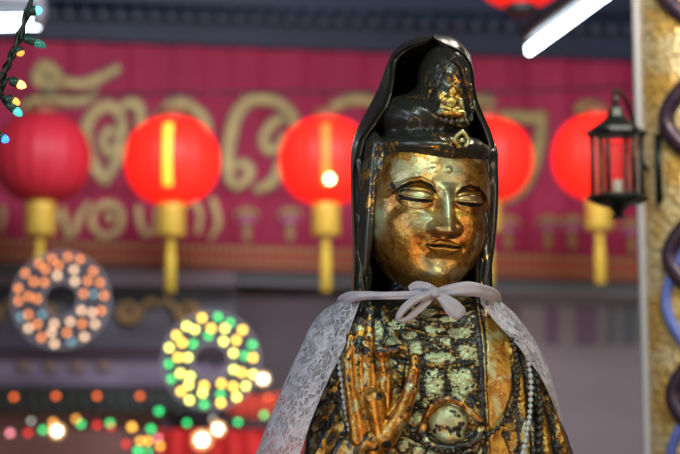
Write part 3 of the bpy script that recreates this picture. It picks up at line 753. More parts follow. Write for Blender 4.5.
M['pearl'] = pbr('pearl', (.50, .55, .56), .28, 0, coat=.6, var=.1)
M['darkbead'] = gilded('dark_bead', .40, .7, 2.2, False, .7, .28)
M['wornbead'] = lacquer('black_bead', .36, 3, .3)
necklace('pearl_necklace', 'long string of pale pearl beads hanging beside the right lace panel', onto([(497, 300), (511, 322), (521, 338), (526.5, 352), (529, 375), (528.5, 392), (527, 408), (523, 428), (517, 456), (512, 480)], 6.5), 6.0, 2.8, [M['pearl']])
necklace('pearl_necklace', 'short string of pale pearl beads beside the raised hand, along the left lace panel', [(337, 334, ts(337, 334) - 5), (339, 350, 6), (342, 372, 2), (345, 393, -4), (348, 412, -12), (351, 428, -20)], 5.6, 2.6, [M['pearl']])
necklace('bead_necklace', 'long dark wooden bead necklace looping under the round vessel to the orange lapel', onto([(494, 301), (503, 313), (510, 333), (514, 352), (515.5, 378), (512, 397), (505, 411), (495, 423), (483, 431), (470, 436), (460, 440)], 8) + [(450, 446, -17), (438, 446, -15), (424, 440, -9), (412, 430, -4), (402, 420, -2)], 5.6, 2.9, [M['darkbead'], M['wornbead']])
necklace('bead_necklace', 'outermost necklace of large dark round beads beside the right lace panel', onto([(516, 326), (527, 345), (534, 365), (537.5, 392), (537, 418), (535, 446), (533, 480)], 6), 7.6, 3.7, [M['wornbead']])

# ================================================================== FOREGROUND STRING OF MINI LIGHTS
def bulb_mat(name, col, es, clear=.0): return pbr(name, tuple(.25 * c + .02 for c in col), .15, 0, emit=col, es=es, coat=.5)
M['cable'] = pbr('dark_green_cable', (.006, .012, .008), .35, var=.2)
YS = 2.05
sl = empty('string_light', P(20, 36, YS), 'dark twisted cable of small coloured bulbs hanging at the top left corner', 'string lights')
b = MB()
for ph in (0, math.pi):
    c = curve([(60, -190), (50, -120), (40, -50), (31, 0), (25, 20), (19, 38), (13, 53), (8, 64), (3, 73), (-6, 84)], 120)
    b.tube([P(p[0] + 2.2 * math.cos(i * .20 + ph), p[1] + .5 * math.sin(i * .20 + ph), YS + .003 * math.sin(i * .20 + ph)) for i, p in enumerate(c)], .0028, 8)
    c = curve([(8, 62), (4, 78), (0, 92), (4, 102), (12, 110)] if ph else [(5, 70), (6, 80), (2, 92), (5, 99), (11, 105)], 40)
    b.tube([P(p[0], p[1], YS + .004 * math.sin(i * .4 + ph)) for i, p in enumerate(c)], .0022, 8)
for a, q in (((19, 38), (26, 38)), ((28, 10), (34, 9)), ((16, 46), (20, 51)), ((6, 78), (12, 80)), ((-3, 134), (1, 137))):
    b.tube([P(*a, YS), P(*q, YS)], .0018, 7)
c = curve([(-20, 110), (-10, 126), (-3, 134)], 20); b.tube([P(p[0], p[1], YS) for p in c], .0018, 7)
b.build('cable', M['cable'], sl)
for (sx, sy), (tx, ty), col, es, ln in (((24, 37), (46, 47), (.03, .40, .30), .35, 1), ((30, 11), (42, 10), (.10, .75, .85), 3.0, .8), ((18, 48), (22, 56), (1, .50, .08), 1.2, .6),
                                      ((10, 80), (26, 87), (1, .52, .12), 4, .8), ((6, 98), (20, 104), (1, .48, .08), 1.6, .8), ((8, 103), (22, 116), (.1, .8, .72), 1.0, .8), ((-4, 135), (9, 141), (.04, .25, 1), 2.5, .9)):
    A, B = P(sx, sy, YS - .004), P(tx, ty, YS - .004); d = B - A
    s_ = MB(); s_.tube([A, A + d * .12, A + d * .5, A + d * .55], [.0040, .0062, .0056, .0045], 12); so = s_.build('socket', pbr('socket_%d' % random.randint(0, 999), (.01, .05, .035), .35), sl)
    g = MB(); g.tube([A + d * .48, A + d * .6, A + d * .78, A + d * .92, A + d], [.0042, .0054, .0048, .0030, .0006], 12)
    g.build('bulb', bulb_mat('mini_bulb', col, es), sl)

# ================================================================== MIDDLE DISTANCE, RIGHT: COLUMN, WALL LANTERN, TUBES
YC = 3.7; cc = P(701, 227, YC); CRAD = .125
colm = empty('dragon_column', (cc.x, YC + .02, 0), 'gold column wound with dark purple and blue dragon bodies at the right edge', 'column')
q = N('gold_mosaic'); v = q.obj()
vo = q.n('ShaderNodeTexVoronoi', {'Vector': v, 'Scale': 60.}); sc_ = q.math('MULTIPLY', q.step(vo.outputs['Distance'], .3, .8), .6)
gcol = q.mix(q.step(q.noise(9, 3, v), .42, .58), (.74, .44, .10), (.82, .68, .38)); gcol = q.mix(sc_, gcol, (.60, .34, .08))
M['mosaic'] = q.surf(q.n('ShaderNodeBsdfPrincipled', {'Base Color': gcol, 'Metallic': .35, 'Roughness': .4, 'Normal': q.n('ShaderNodeBump', {'Height': sc_, 'Strength': .5, 'Distance': .01}).outputs[0]}).outputs[0])
b = MB(); b.lathe((cc.x, YC, 0), [(CRAD * 1.25, 0), (CRAD * 1.25, .1), (CRAD, .14)] + [(CRAD, .14 + .1 * i) for i in range(1, 32)] + [(CRAD * 1.2, 3.3), (CRAD * 1.3, 3.5)], 48)
b.build('shaft', M['mosaic'], colm)
def helix(z0, z1, turns, ph, rad, r0, n=260, ry=1.0):
    return [Vector((cc.x + rad * math.cos(ph + 2 * math.pi * turns * i / n), YC + rad * math.sin(ph + 2 * math.pi * turns * i / n), z0 + (z1 - z0) * i / n)) for i in range(n + 1)]
q = N('dragon_scales'); v = q.obj(); vo = q.n('ShaderNodeTexVoronoi', {'Vector': v, 'Scale': 75.}); k = q.step(vo.outputs['Distance'], .15, .6)
dc = q.mix(k, (.025, .012, .045), (.06, .03, .045))
M['scales'] = q.surf(q.n('ShaderNodeBsdfPrincipled', {'Base Color': dc, 'Metallic': .3, 'Roughness': .35}).outputs[0])
def winding(z0, z1, mid, amp, period, zref, rad, n=500):
    out = []
    for i in range(n + 1):
        z = z0 + (z1 - z0) * i / n; a = R(mid + amp * math.sin(2 * math.pi * (z - zref) / period))
        out.append(Vector((cc.x + rad * math.sin(a), YC - rad * math.cos(a), z)))
    return out
zc_ = lambda py: P(660, py, YC - .08).z; PU = YC / (FPX * CP)
for mid in (-20, 100, 220):
    b = MB(); b.tube(winding(.2, 3.4, mid, 24, 135 * PU, zc_(88) , CRAD * 1.0), .020, 12); b.build('dragon_body', M['scales'], colm)
M['enamel'] = pbr('blue_enamel', (.12, .17, .50), .3, var=.3)
for mid in (-33, 87, 207):
    b = MB(); b.tube(winding(.25, zc_(205), mid, 17, 155 * PU, zc_(262), CRAD * 1.0), .013, 10); b.build('blue_ribbon', M['enamel'], colm)
b = MB(); b.tube([Vector((cc.x - CRAD * 1.06, YC - .01, z)) for z in (.2, 1.0, 2.0, 3.4)], .010, 10); b.build('white_moulding', pbr('white_moulding', (.42, .41, .43), .5), colm)

YL = 3.45; kl = YL * 1.0 / (FPX * CP)
lc = P(617, 160, YL)
lant = empty('wall_lantern', P(650, 168, YL + .05), 'dark metal hanging lantern with glass panes bracketed to the gold column', 'lantern')
M['iron'] = pbr('dark_iron', (.012, .016, .015), .4, .5, var=.3)
M['paneglass'] = pbr('lantern_glass', (.75, .8, .8), .08, 0, trans=1.0, alpha=.35)
u = kl * 1.05
b = MB(); b.lathe(lc, [(28 * u, 25 * u), (26 * u, 29 * u), (15 * u, 37 * u), (9 * u, 42 * u), (6 * u, 50 * u), (2.4 * u, 54 * u), (4 * u, 58 * u), (1 * u, 64 * u)], 6)
b.build('roof', M['iron'], lant, smooth=False)
b = MB(); b.lathe(lc, [(8 * u, -56 * u), (4 * u, -52 * u), (9 * u, -46 * u), (24 * u, -42 * u), (27 * u, -38 * u), (27 * u, -35 * u)], 6); b.build('base_tray', M['iron'], lant, smooth=False)
for k in range(6):
    a = math.pi / 3 * k; a2 = a + math.pi / 3
    p, p2 = Vector((math.cos(a), math.sin(a), 0)), Vector((math.cos(a2), math.sin(a2), 0))
    b = MB(); b.tube([lc + p * 24 * u + Vector((0, 0, -37 * u)), lc + p * 24 * u + Vector((0, 0, 24 * u))], 2.2 * u, 8)
    b.ball(lc + p * 26 * u + Vector((0, 0, -37 * u)), 3.6 * u, 8); b.ball(lc + p * 26 * u + Vector((0, 0, 26 * u)), 3.6 * u, 8)
    b.build('post', M['iron'], lant)
    g = MB(); m_ = (p + p2) / 2; g.box(lc + m_ * 23 * u + Vector((0, 0, -7 * u)), (22 * u, .6 * u, 56 * u), Matrix.Rotation(math.atan2(m_.y, m_.x) + math.pi / 2, 3, 'Z')); g.build('glass_pane', M['paneglass'], lant, smooth=False)
b = MB(); b.tube([lc + Vector((0, 0, -44 * u)), lc + Vector((0, 0, -20 * u))], 5 * u, 10); b.build('candle', pbr('candle_sleeve', (.5, .48, .4), .5), lant)
b = MB(); arm = curve([(lc.x - 1 * u, lc.z + 62 * u), (lc.x + 2 * u, lc.z + 69 * u), (lc.x + 14 * u, lc.z + 67 * u), (lc.x + 26 * u, lc.z + 52 * u), (lc.x + 36 * u, lc.z + 20 * u), (lc.x + 46 * u, lc.z + 2 * u)], 40)
cx_att = cc.x - CRAD * .80
arm[:, 0] = lc.x + (arm[:, 0] - lc.x) * min(1, (cx_att - lc.x) / (46 * u)) ; 
b.tube([Vector((p[0], YL + (YC - YL - CRAD * .55) * sm(i / 39.), p[1])) for i, p in enumerate(arm)], 2.2 * u, 8)
b.box((cx_att, YC - CRAD * .58, lc.z + 6 * u), (10 * u, 6 * u, 70 * u)); b.build('bracket', M['iron'], lant)

def tube_lamp(name, label, A, B, r, cool, es, dn=Vector((0, 0, 1))):
    A, B = Vector(A), Vector(B); mid = (A + B) / 2; root = empty(name, mid, label, 'fluorescent lamp', 'fluorescent tubes')
    d = (B - A).normalized()
    b = MB(); b.tube([A, B], r, 16); b.build('tube', pbr('lit_tube', (.9, .95, 1), .4, emit=cool, es=es), root)
    b = MB(); up = dn; s = d.cross(up).normalized(); up = s.cross(d)
    L = (B - A).length; rot = Matrix((d, s, up)).transposed()
    b.box(mid + up * r * 3.0, (L * 1.02, r * 2.8, r * 2.4), rot)
    for e in (A, B): b.box(e + up * r * .9, (r * 1.2, r * 2.2, r * 3.2), rot)
    b.build('batten', pbr('batten_metal', (.10, .10, .11), .5), root)
    b = MB(); b.tube([mid + up * r * 4, Vector((mid.x, mid.y, 3.5))], .004, 6); b.build('hanger', M['iron'], root)
    return root
A = P(529, 50, 4.6); B = P(660, -46, 3.9)
tube_lamp('fluorescent_lamp', 'bright white fluorescent tube slanting across the top right, beside the column', A, B, .0145, (.78, .92, 1.0), 14)
A = P(38, 22, 6.0); B = P(-190, 26, 6.3)
tube_lamp('fluorescent_lamp', 'white fluorescent tube entering at the top left edge behind the cable', A, B, .026, (.75, .90, 1.0), 10)

# ================================================================== BACKGROUND
WY = 9.0; YAW = R(9)
wr = Vector((math.cos(YAW), math.sin(YAW), 0)); wn = Vector((-math.sin(YAW), math.cos(YAW), 0)); wo = Vector((P(340, 227, WY).x, WY, 0))
def B_(px, py, off=0.0):
    """point on the back wall plane (off metres in front of it) seen at a pixel"""
    dx = (px - 340) / FPX; dz = (227 - py) / FPX
    d = Vector((dx, CP - SP * dz, SP + CP * dz)); o = wo - wn * off
    t = (o - Vector((0, 0, CAMZ))).dot(wn) / d.dot(wn); return Vector((0, 0, CAMZ)) + d * t
UB = WY / (FPX * CP)     # about one picture pixel at the wall
rotW = Matrix((wr, wn, Vector((0, 0, 1)))).transposed()
def wbox(name, x0, x1, y0, y1, off, th, m, parent=None, label=None, cat=None, kind=None, group=None, smooth=False, build=True, mb=None):
    a = B_(x0, (y0 + y1) / 2, off); c = B_(x1, (y0 + y1) / 2, off); xm = (x0 + x1) / 2
    zt = B_(xm, y0, off).z; zb = B_(xm, y1, off).z; mid = (a + c) / 2; mid.z = (zt + zb) / 2
    b = mb or MB(); b.box(mid, ((c - a).length, th, zt - zb), rotW)
    if mb is not None: return b
    o = b.build(name, m, parent, smooth); return tag(o, label, cat, group, kind)
M['wall'] = pbr('mauve_plaster', (.27, .225, .235), .8, var=.2, vscale=1.5)
tag(MB().box(Vector((wo.x, wo.y, 2.2)) + wn * .20, (9, .1, 4.4), rotW).build('wall_back', M['wall'], smooth=False), kind='structure')
tag(MB().box((-2.6, 5.5, 2.2), (.1, 9.5, 4.4)).build('wall_left', M['wall'], smooth=False), kind='structure')
tag(MB().box((3.6, 5.5, 2.2), (.1, 9.5, 4.4)).build('wall_right', M['wall'], smooth=False), kind='structure')
tag(MB().box((.5, 4.5, -.05), (8, 12, .1)).build('floor', pbr('floor_tile', (.22, .15, .12), .35, var=.2, vscale=2), smooth=False), kind='structure')
tag(MB().box((.5, 4.5, 4.45), (8, 12, .1)).build('ceiling', pbr('dark_ceiling', (.05, .06, .10), .8), smooth=False), kind='structure')
# steel ceiling battens the tubes hang from
tag(MB().box((.3, 3.95, 3.52), (5.6, .06, .05)).box((.3, 6.2, 3.52), (5.6, .06, .05)).build('trim_1', M['iron'], smooth=False), kind='structure')

# tiled eave above the banner
eave = empty('tiled_eave', B_(340, -20, .3), 'dark blue tiled eave with round tile ends above the red banner', 'roof')
M['tile'] = pbr('dark_blue_tile', (.022, .032, .060), .45, var=.35, vscale=8)
V = []
for i in range(41):
    px = -60 + 20 * i
    for y_, d_ in ((10, 0), (37 + px * .036, 0), (37 + px * .036, .05), (10, .05)): V.append(B_(px, y_, .12) + wn * d_)
mk('eave_board', V, [(i * 4 + k, i * 4 + (k + 1) % 4, i * 4 + 4 + (k + 1) % 4, i * 4 + 4 + k) for i in range(40) for k in range(4)], pbr('blue_black_board', (.018, .024, .050), .6, var=.35, vscale=5), eave, smooth=False)
TE = bead_mesh('tile_end', .024, pbr('tile_end_glaze', (.07, .085, .11), .4), 10)
b = MB()
for i in range(-3, 46):
    x = i * 17.0; p = B_(x, 12 + x * .028, .22)
    top = p + Vector((0, 0, 14 * UB * 2.2)) + wn * .25
    b.tube([p, top], .028, 8); 
    if 0 <= i <= 41:
        e = bpy.data.objects.new('tile_end', TE); COL.objects.link(e); e.parent = eave; e.location = B_(x, 12 + x * .028, .24) - eave.location
b.build('tile_rows', M['tile'], eave)
wbox('roof_deck', -60, 740, -60, 14, .06, .12, M['tile'], eave)

# red banner
M['red'] = pbr('crimson_cloth', (.34, .014, .058), .75, var=.30, vscale=3, bump=.2)
M['goldpaint'] = pbr('gold_lettering', (.40, .29, .095), .5, .2, var=.55, vscale=14)
M['olive'] = pbr('olive_gold_edge', (.15, .14, .06), .5, .2)
ban = empty('red_banner', B_(340, 250, .02), 'crimson banner with large gold Thai lettering stretched across the back wall', 'banner')
nu_, nv = 160, 24; V = []
for j in range(nv):
    for i in range(nu_):
        px = -60 + 800 * i / (nu_ - 1); py = (38 + px * .036) + j / (nv - 1) * (210 - px * 0.008)
        p = B_(px, py, .05) ; V.append(p + wn * (.012 * math.sin(px * .12 + .6 * math.sin(py * .03)) + .006 * math.sin(px * .31)))
for p in list(V): V.append(p + wn * .012)
f = grid_faces(nv, nu_); n_ = nv * nu_
mk('cloth', V, [tuple(x) for x in np.vstack([f, f[:, ::-1] + n_])], M['red'], ban)
def stroke(mb, pts, w, off=.085):
    """a flat brush stroke lying on the banner, real thickness"""
    c = curve(pts, 14 * (len(pts) - 1)); n = len(c); ws = np.interp(np.linspace(0, 1, n), np.linspace(0, 1, len(w)), w) if isinstance(w, (list, tuple)) else np.full(n, w)
    L = []; Rr = []
    for i in range(n):
        t = c[min(i + 1, n - 1)] - c[max(i - 1, 0)]; t = t / (np.linalg.norm(t) + 1e-9); nr = np.array([-t[1], t[0]]) * ws[i] / 2
        L.append(c[i] + nr); Rr.append(c[i] - nr)
    v = []
    for k in range(n): v += [B_(*L[k], off), B_(*Rr[k], off), B_(*L[k], off - .012), B_(*Rr[k], off - .012)]
    f = []
    for k in range(n - 1):
        a, b2 = 4 * k, 4 * k + 4; f += [(a, a + 1, b2 + 1, b2), (a, b2, b2 + 2, a + 2), (a + 1, a + 3, b2 + 3, b2 + 1), (a + 2, b2 + 2, b2 + 3, a + 3)]
    f += [(0, 2, 3, 1), (4 * n - 4, 4 * n - 3, 4 * n - 1, 4 * n - 2)]
    mb.add(v, f)
LET = [
 [([(62, 84), (56, 74), (46, 66), (38, 70), (37, 80), (46, 84), (62, 82), (82, 84), (100, 78), (120, 67)], [6, 8, 9, 8, 8, 8, 7, 8, 8, 5]), ([(42, 76), (47, 74)], 7)],
 [([(24, 108), (36, 100), (52, 97), (68, 101), (84, 100), (98, 92)], [5, 7, 8, 8, 7, 4])],
 [([(108, 184), (98, 172), (90, 154), (86, 134), (92, 116), (106, 106), (118, 112), (122, 128), (118, 146), (108, 152), (103, 140), (109, 130), (116, 136)], [5, 9, 10, 9, 9, 9, 8, 7, 7, 7, 6, 5, 4]), ([(106, 180), (116, 162), (124, 150), (134, 148)], [5, 7, 7, 6]), ([(120, 108), (132, 103), (140, 112), (140, 150), (138, 186)], [5, 8, 8, 8, 8])],
 [([(158, 118), (172, 104), (186, 104), (198, 112), (206, 124), (206, 150), (204, 186)], [6, 8, 8, 8, 8, 8, 7])],
 [([(232, 186), (228, 168), (230, 140), (236, 116), (248, 102), (264, 99), (280, 104), (292, 116), (294, 128)], [6, 9, 10, 10, 9, 9, 8, 8, 7]), ([(232, 168), (244, 164), (250, 172), (244, 182), (232, 188)], [5, 7, 7, 7, 6]), ([(284, 118), (272, 124), (264, 138), (268, 150), (280, 146), (284, 134)], [7, 7, 8, 7, 7, 6]), ([(294, 130), (286, 150), (280, 168), (270, 184), (254, 190)], [7, 8, 9, 8, 6])],
 [([(322, 118), (336, 106), (352, 100), (372, 102), (392, 110), (400, 130), (398, 180)], [6, 7, 8, 8, 8, 8, 7])],
 [([(420, 112), (436, 102), (452, 108), (460, 126), (458, 186)], [6, 8, 8, 8, 7]), ([(470, 104), (484, 100), (494, 104)], [5, 8, 6])],
 [([(494, 118), (512, 116), (530, 118), (546, 116)], [6, 8, 9, 7]), ([(542, 118), (540, 138), (534, 164), (524, 186), (508, 198), (496, 196)], [7, 9, 9, 9, 8, 6])],
 [([(576, 112), (584, 106), (596, 106), (606, 112)], [5, 7, 7, 5]), ([(578, 186), (574, 160), (578, 130), (592, 120), (608, 128), (612, 160), (610, 190)], [5, 8, 8, 8, 8, 8, 7])]]
for L_ in LET:
    mb = MB(); me_ = MB()
    for pts, w in L_:
        stroke(mb, pts, w, .085); stroke(me_, pts, [x + 5 for x in w] if isinstance(w, (list, tuple)) else w + 5, .066)
    lo = mb.build('letter', M['goldpaint'], ban, smooth=False); me_.build('letter_edge', M['olive'], lo, smooth=False)
LET2 = [[([(0, 206), (4, 214), (0, 232)], 5)], [([(54, 228), (58, 214), (64, 208)], 5), ([(64, 236), (74, 232), (80, 216), (90, 202)], [6, 7, 7, 5]), ([(62, 208), (66, 222), (66, 236)], 6)],
 [([(98, 232), (92, 224), (94, 212), (104, 204), (116, 206), (122, 216), (118, 230), (106, 236), (98, 232)], 7), ([(104, 216), (112, 214), (110, 224)], 5)],
 [([(138, 206), (140, 222), (146, 234), (156, 228), (158, 208)], [6, 7, 7, 7, 6])], [([(164, 206), (164, 234)], 6)], [([(212, 198), (216, 210), (218, 224), (210, 240)], [6, 7, 7, 4])], [([(182, 206), (192, 202), (200, 212), (198, 234)], 6)]]
for L_ in LET2:
    mb = MB()
    for pts, w in L_: stroke(mb, pts, w, .08)
    mb.build('letter', M['goldpaint'], ban, smooth=False)
# small floral emblems along the lower edge
for x, y in ((247, 224), (290, 224), (420, 226), (468, 228), (508, 232), (548, 232), (572, 232), (632, 236), (-20, 220)):
    mb = MB()
    stroke(mb, [(x, y - 18), (x, y + 18)], [4, 9, 5, 9, 4], .08); stroke(mb, [(x - 12, y - 8), (x - 5, y - 14), (x, y - 8), (x + 5, y - 14), (x + 12, y - 8)], 4, .082)
    e = mb.build('emblem', pbr('emblem_ochre', (.34, .20, .06), .6, var=.3), ban, smooth=False)
    mb = MB(); stroke(mb, [(x - 9, y - 2), (x, y - 5), (x + 9, y - 2)], [3, 7, 3], .095); mb.build('emblem_flower', pbr('emblem_pink', (.42, .10, .22), .6), e, smooth=False)
# fringed valance under the banner
val = empty('striped_valance', B_(340, 280, .06), 'narrow valance of red, ochre and teal bands below the banner', 'valance')
def band(name, y0, y1, off, m, sl_=.030):
    V = []; n = 60
    for i in range(n + 1):
        px = -60 + 800 * i / n
        for yy_, dd in ((y0, 0), (y1, 0), (y1, .02), (y0, .02)): V.append(B_(px, yy_ + px * sl_, off) + wn * dd)
    f = []
    for i in range(n):
        for k in range(4): f.append((i * 4 + k, i * 4 + (k + 1) % 4, i * 4 + 4 + (k + 1) % 4, i * 4 + 4 + k))
    return mk(name, V, f, m, val, smooth=False)
q = N('ochre_beading'); w_ = q.n('ShaderNodeTexWave', {'Vector': q.obj(), 'Scale': 9., 'Distortion': 1.5}, wave_type='BANDS', bands_direction='X').outputs[1]
M['beading'] = q.surf(q.n('ShaderNodeBsdfPrincipled', {'Base Color': q.mix(w_, (.30, .08, .02), (.42, .26, .08)), 'Roughness': .6}).outputs[0])
band('ochre_band', 239, 245, .10, M['beading']); band('red_band', 245, 252, .09, pbr('red_band', (.38, .05, .03), .7, var=.2))
band('ochre_band', 252, 257, .10, M['beading']); band('orange_fringe', 257, 264, .09, pbr('rust_fringe', (.26, .05, .03), .8, var=.4, vscale=20)); band('grey_lift_band', 267.5, 277, .04, pbr('grey_lift_band', (.20, .20, .21), .7, var=.2)); band('teal_edge', 264, 267.5, .10, pbr('teal_edge', (.03, .12, .11), .6))  # grey strip added to lighten the shadowed band under the valance

# lanterns -------------------------------------------------------------
def lantern_proto(kind, lit):
    root = empty('paper_lantern', (0, 0, 0), 'x', 'lantern', 'red paper lanterns on the cable')
    u = 7.5 / (FPX * CP); r = 48 * u
    prof = []
    for i in range(25):
        a = -math.pi / 2 + math.pi * i / 24; prof.append((max(r * math.cos(a) ** .8 if math.cos(a) > 1e-6 else 0, r * .26), r * .93 * math.sin(a)))
    q = N('lantern_paper_' + kind); v = q.obj(); c = (.85, .02, .01) if lit else (.50, .018, .035)
    i = {'Base Color': c, 'Roughness': .5, 'Specular IOR Level': .3}
    if lit: i['Emission Color'] = (1.0, .012, .006, 1); i['Emission Strength'] = lit * .85
    m = q.surf(q.n('ShaderNodeBsdfPrincipled', i).outputs[0])
    b = MB(); b.lathe((0, 0, 0), prof, 72, lambda a, z: 1 - .035 * (1 - abs(math.sin(a * 9)) ** .6) * (abs(z) < r * .88)); b.build('shade', m, root)
    gm = pbr('gold_brocade', (.62, .40, .05), .5, .2, var=.35, vscale=40)
    b = MB(); b.lathe((0, 0, r * .86), [(r * .29, -.01), (r * .31, .02), (r * .29, .05)], 24); b.build('top_cap', pbr('cap_maroon_' + kind, (.22, .07, .03), .6), root)
    b = MB(); b.lathe((0, 0, -r * .97), [(13 * u, -30 * u), (14.5 * u, -28 * u), (14 * u, -4 * u), (15 * u, 0), (13 * u, 4 * u)], 28, lambda a, z: 1 + .03 * math.sin(a * 14)); b.build('bottom_collar', gm, root)
    ym = pbr('yellow_silk', (.62, .42, .04), .7, var=.2)
    b = MB(); b.tube([Vector((0, 0, -r * .97 - 28 * u)), Vector((0, 0, -r * .97 - 38 * u))], 2 * u, 8)
    b.ball((0, 0, -r * .97 - 38 * u), 5 * u, 10)
    b.tube([Vector((0, 0, -r * .97 - 40 * u)), Vector((0, 0, -r * .97 - 52 * u)), Vector((0, 0, -r * .97 - 86 * u))], [3.5 * u, 5.2 * u, 5.6 * u], 14); b.build('tassel', ym, root)
    b = MB(); b.tube([Vector((0, 0, r * .9)), Vector((0, 0, r * .9 + .14))], .004, 6); b.build('hanging_loop', M['iron'], root)
    return root, u, r
lit_p, uL, rL = lantern_proto('lit', 1.15); unlit_p, _, _ = lantern_proto('unlit', 0.0); dim_p, _, _ = lantern_proto('dim', .8)
def put(proto, px, py, Y, label, s=1.0, first=False):
    o = proto if first else tree_copy(proto); o.location = P(px, py, Y); o.scale = (s, s, s) if s != 1 else (1, 1, 1); o['label'] = label; o['group'] = 'red paper lanterns on the cable'; return o
la = put(lit_p, 172, 161, 7.5, 'glowing red paper lantern with a bright yellow vertical strip, left of centre', first=True)
lb_ = put(lit_p, 326, 161, 7.55, 'glowing red paper lantern with a small white bulb, just left of the statue')
lc_ = put(dim_p, 487, 160, 7.65, 'red paper lantern half hidden behind the right side of the statue\'s head', .98, first=True)
ld = put(lit_p, 598, 157, 7.75, 'red paper lantern hanging behind the dark metal wall lantern')
le = put(unlit_p, 42, 158, 7.45, 'unlit dull red paper lantern at the far left', 1.02, first=True)
lf = put(dim_p, 520, -40, 6.9, 'red lantern bottom showing at the top edge beside the fluorescent tube', 1.0)
for ch in list(lf.children):
    if ch.name.startswith(('tassel', 'bottom_collar')): bpy.data.objects.remove(ch)
ORG[lf.name] = Vector((0, 0, 0))
b = MB(); b.lathe((0, 0, -rL * .96), [(8 * uL, -8 * uL), (13 * uL, -4 * uL), (15 * uL, 3 * uL)], 20); b.build('base_ring', M['iron'], lf)
# lit strip and bulb of two lanterns
b = MB(); u = uL
for k in range(8):
    a0 = -math.pi / 2 + .62 - k * 0
vs = []; 
for k in range(13):
    ang = -.78 + 1.56 * k / 12; 
    for sx in (-1, 1): vs.append((sx * 4.2 * u, -(rL * math.cos(ang) ** .8 + .004), rL * .93 * math.sin(ang)))
for k in range(13):
    ang = -.78 + 1.56 * k / 12
    for sx in (-1, 1): vs.append((sx * 4.2 * u, -(rL * math.cos(ang) ** .8 - .012), rL * .93 * math.sin(ang)))
f = [(2 * k, 2 * k + 1, 2 * k + 3, 2 * k + 2) for k in range(12)] + [(26 + 2 * k, 28 + 2 * k, 29 + 2 * k, 27 + 2 * k) for k in range(12)] + [(2 * k, 2 * k + 2, 28 + 2 * k, 26 + 2 * k) for k in range(12)] + [(2 * k + 1, 27 + 2 * k, 29 + 2 * k, 2 * k + 3) for k in range(12)]
ORG[la.name] = Vector((0, 0, 0)); ORG[lb_.name] = Vector((0, 0, 0))
b.add(vs, f); b.build('lit_strip', pbr('backlit_yellow', (.8, .5, .05), .5, emit=(1, .46, .03), es=1.5), la)
s2 = mk('gold_strip', np.array(vs) * np.array([1.0, 1, 1]), f, pbr('gold_strip', (.85, .22, .03), .5, emit=(1, .12, .02), es=.9), lb_)
b = MB(); b.ball((4 * u, -rL * .98 - .012, -27 * u), 4.2 * u, 12); b.build('bulb', pbr('warm_bulb', (1, .9, .6), .3, emit=(1, .72, .32), es=14), lb_)
# cable the lanterns hang from
b = MB(); pts = [P(-240, 78, 7.4), P(-60, 88, 7.42), P(42, 95, 7.45), P(172, 93, 7.5), P(326, 92, 7.55), P(487, 92, 7.65), P(598, 88, 7.75), P(760, 84, 7.9), P(1080, 76, 8.2)]
c = curve([tuple(p) for p in pts], 110); b.tube([Vector(p) for p in c], .006, 6)
tag(b.build('hanging_cable', M['iron']), 'thin dark cable the red lanterns hang from in front of the banner', 'cable')

# LED ring lamps --------------------------------------------------------
def ring_lamp(px, py, Y, label, cols, rim):
    c = P(px, py, Y); root = empty('ring_light', c, label, 'ring light', 'round LED ring lights'); u = Y / (FPX * CP)
    b = MB()
    def ann(r0, r1, y0, y1, n=48):
        vs = []
        for k in range(n):
            a = 2 * math.pi * k / n
            for r, y in ((r0, y0), (r1, y0), (r1, y1), (r0, y1)): vs.append(c + Vector((r * math.cos(a), y, r * math.sin(a))))
        f = [(4 * k + j, 4 * k + (j + 1) % 4, 4 * ((k + 1) % n) + (j + 1) % 4, 4 * ((k + 1) % n) + j) for k in range(n) for j in range(4)]
        b.add(vs, f)
    ann(19 * u, 47.5 * u, .0, .03); b.build('backing_disc', pbr('ring_backing', (.045, .045, .06), .5), root, smooth=False)
    b = MB(); ann(46.5 * u, 48 * u, -.01, .03); ann(18 * u, 19.5 * u, -.01, .03); b.build('rim', rim, root, smooth=False)
    mats = [pbr('led', tuple(.3 * x for x in cc_[0]), .3, emit=cc_[0], es=cc_[1]) for cc_ in cols]
    mes = [bead_mesh('led', 2.5 * u, m, 8) for m in mats]
    rr = random.Random(int(px))
    for rad, n in ((24, 9), (33.5, 13), (43, 18)):
        for k in range(n):
            a = 2 * math.pi * (k + rr.uniform(-.13, .13)) / n + rad; r_ = rad + rr.uniform(-1.5, 1.5)
            o = bpy.data.objects.new('led', mes[rr.choices(range(len(mes)), [cc_[2] for cc_ in cols])[0]]); COL.objects.link(o); o.parent = root
            o.location = (r_ * u * math.cos(a), -.012, r_ * u * math.sin(a))
    b = MB(); b.tube([c + Vector((0, .03, 0)), Vector((c.x, c.y + .3, c.z))], .012, 8); b.tube([c + Vector((-17 * u, .02, 0)), c + Vector((17 * u, .02, 0))], .01, 8); b.build('mount', M['iron'], root)
    return root
M['rimgrey'] = pbr('ring_rim', (.35, .33, .36), .4, .3)
ring_lamp(61, 300, 7.3, 'round ring of orange and pale lights on the left below the unlit lantern', [((1, .30, .07), 3.2, 6), ((.95, .60, .36), 3.6, 3), ((.25, .55, .65), 1.5, 1)], M['rimgrey'])
ring_lamp(211, 361, 7.2, 'brighter round ring of yellow and green lights, lower and nearer the statue', [((1, .60, .07), 8, 6), ((.85, .82, .15), 8, 4), ((.06, .85, .20), 4, 2.2)], M['rimgrey'])

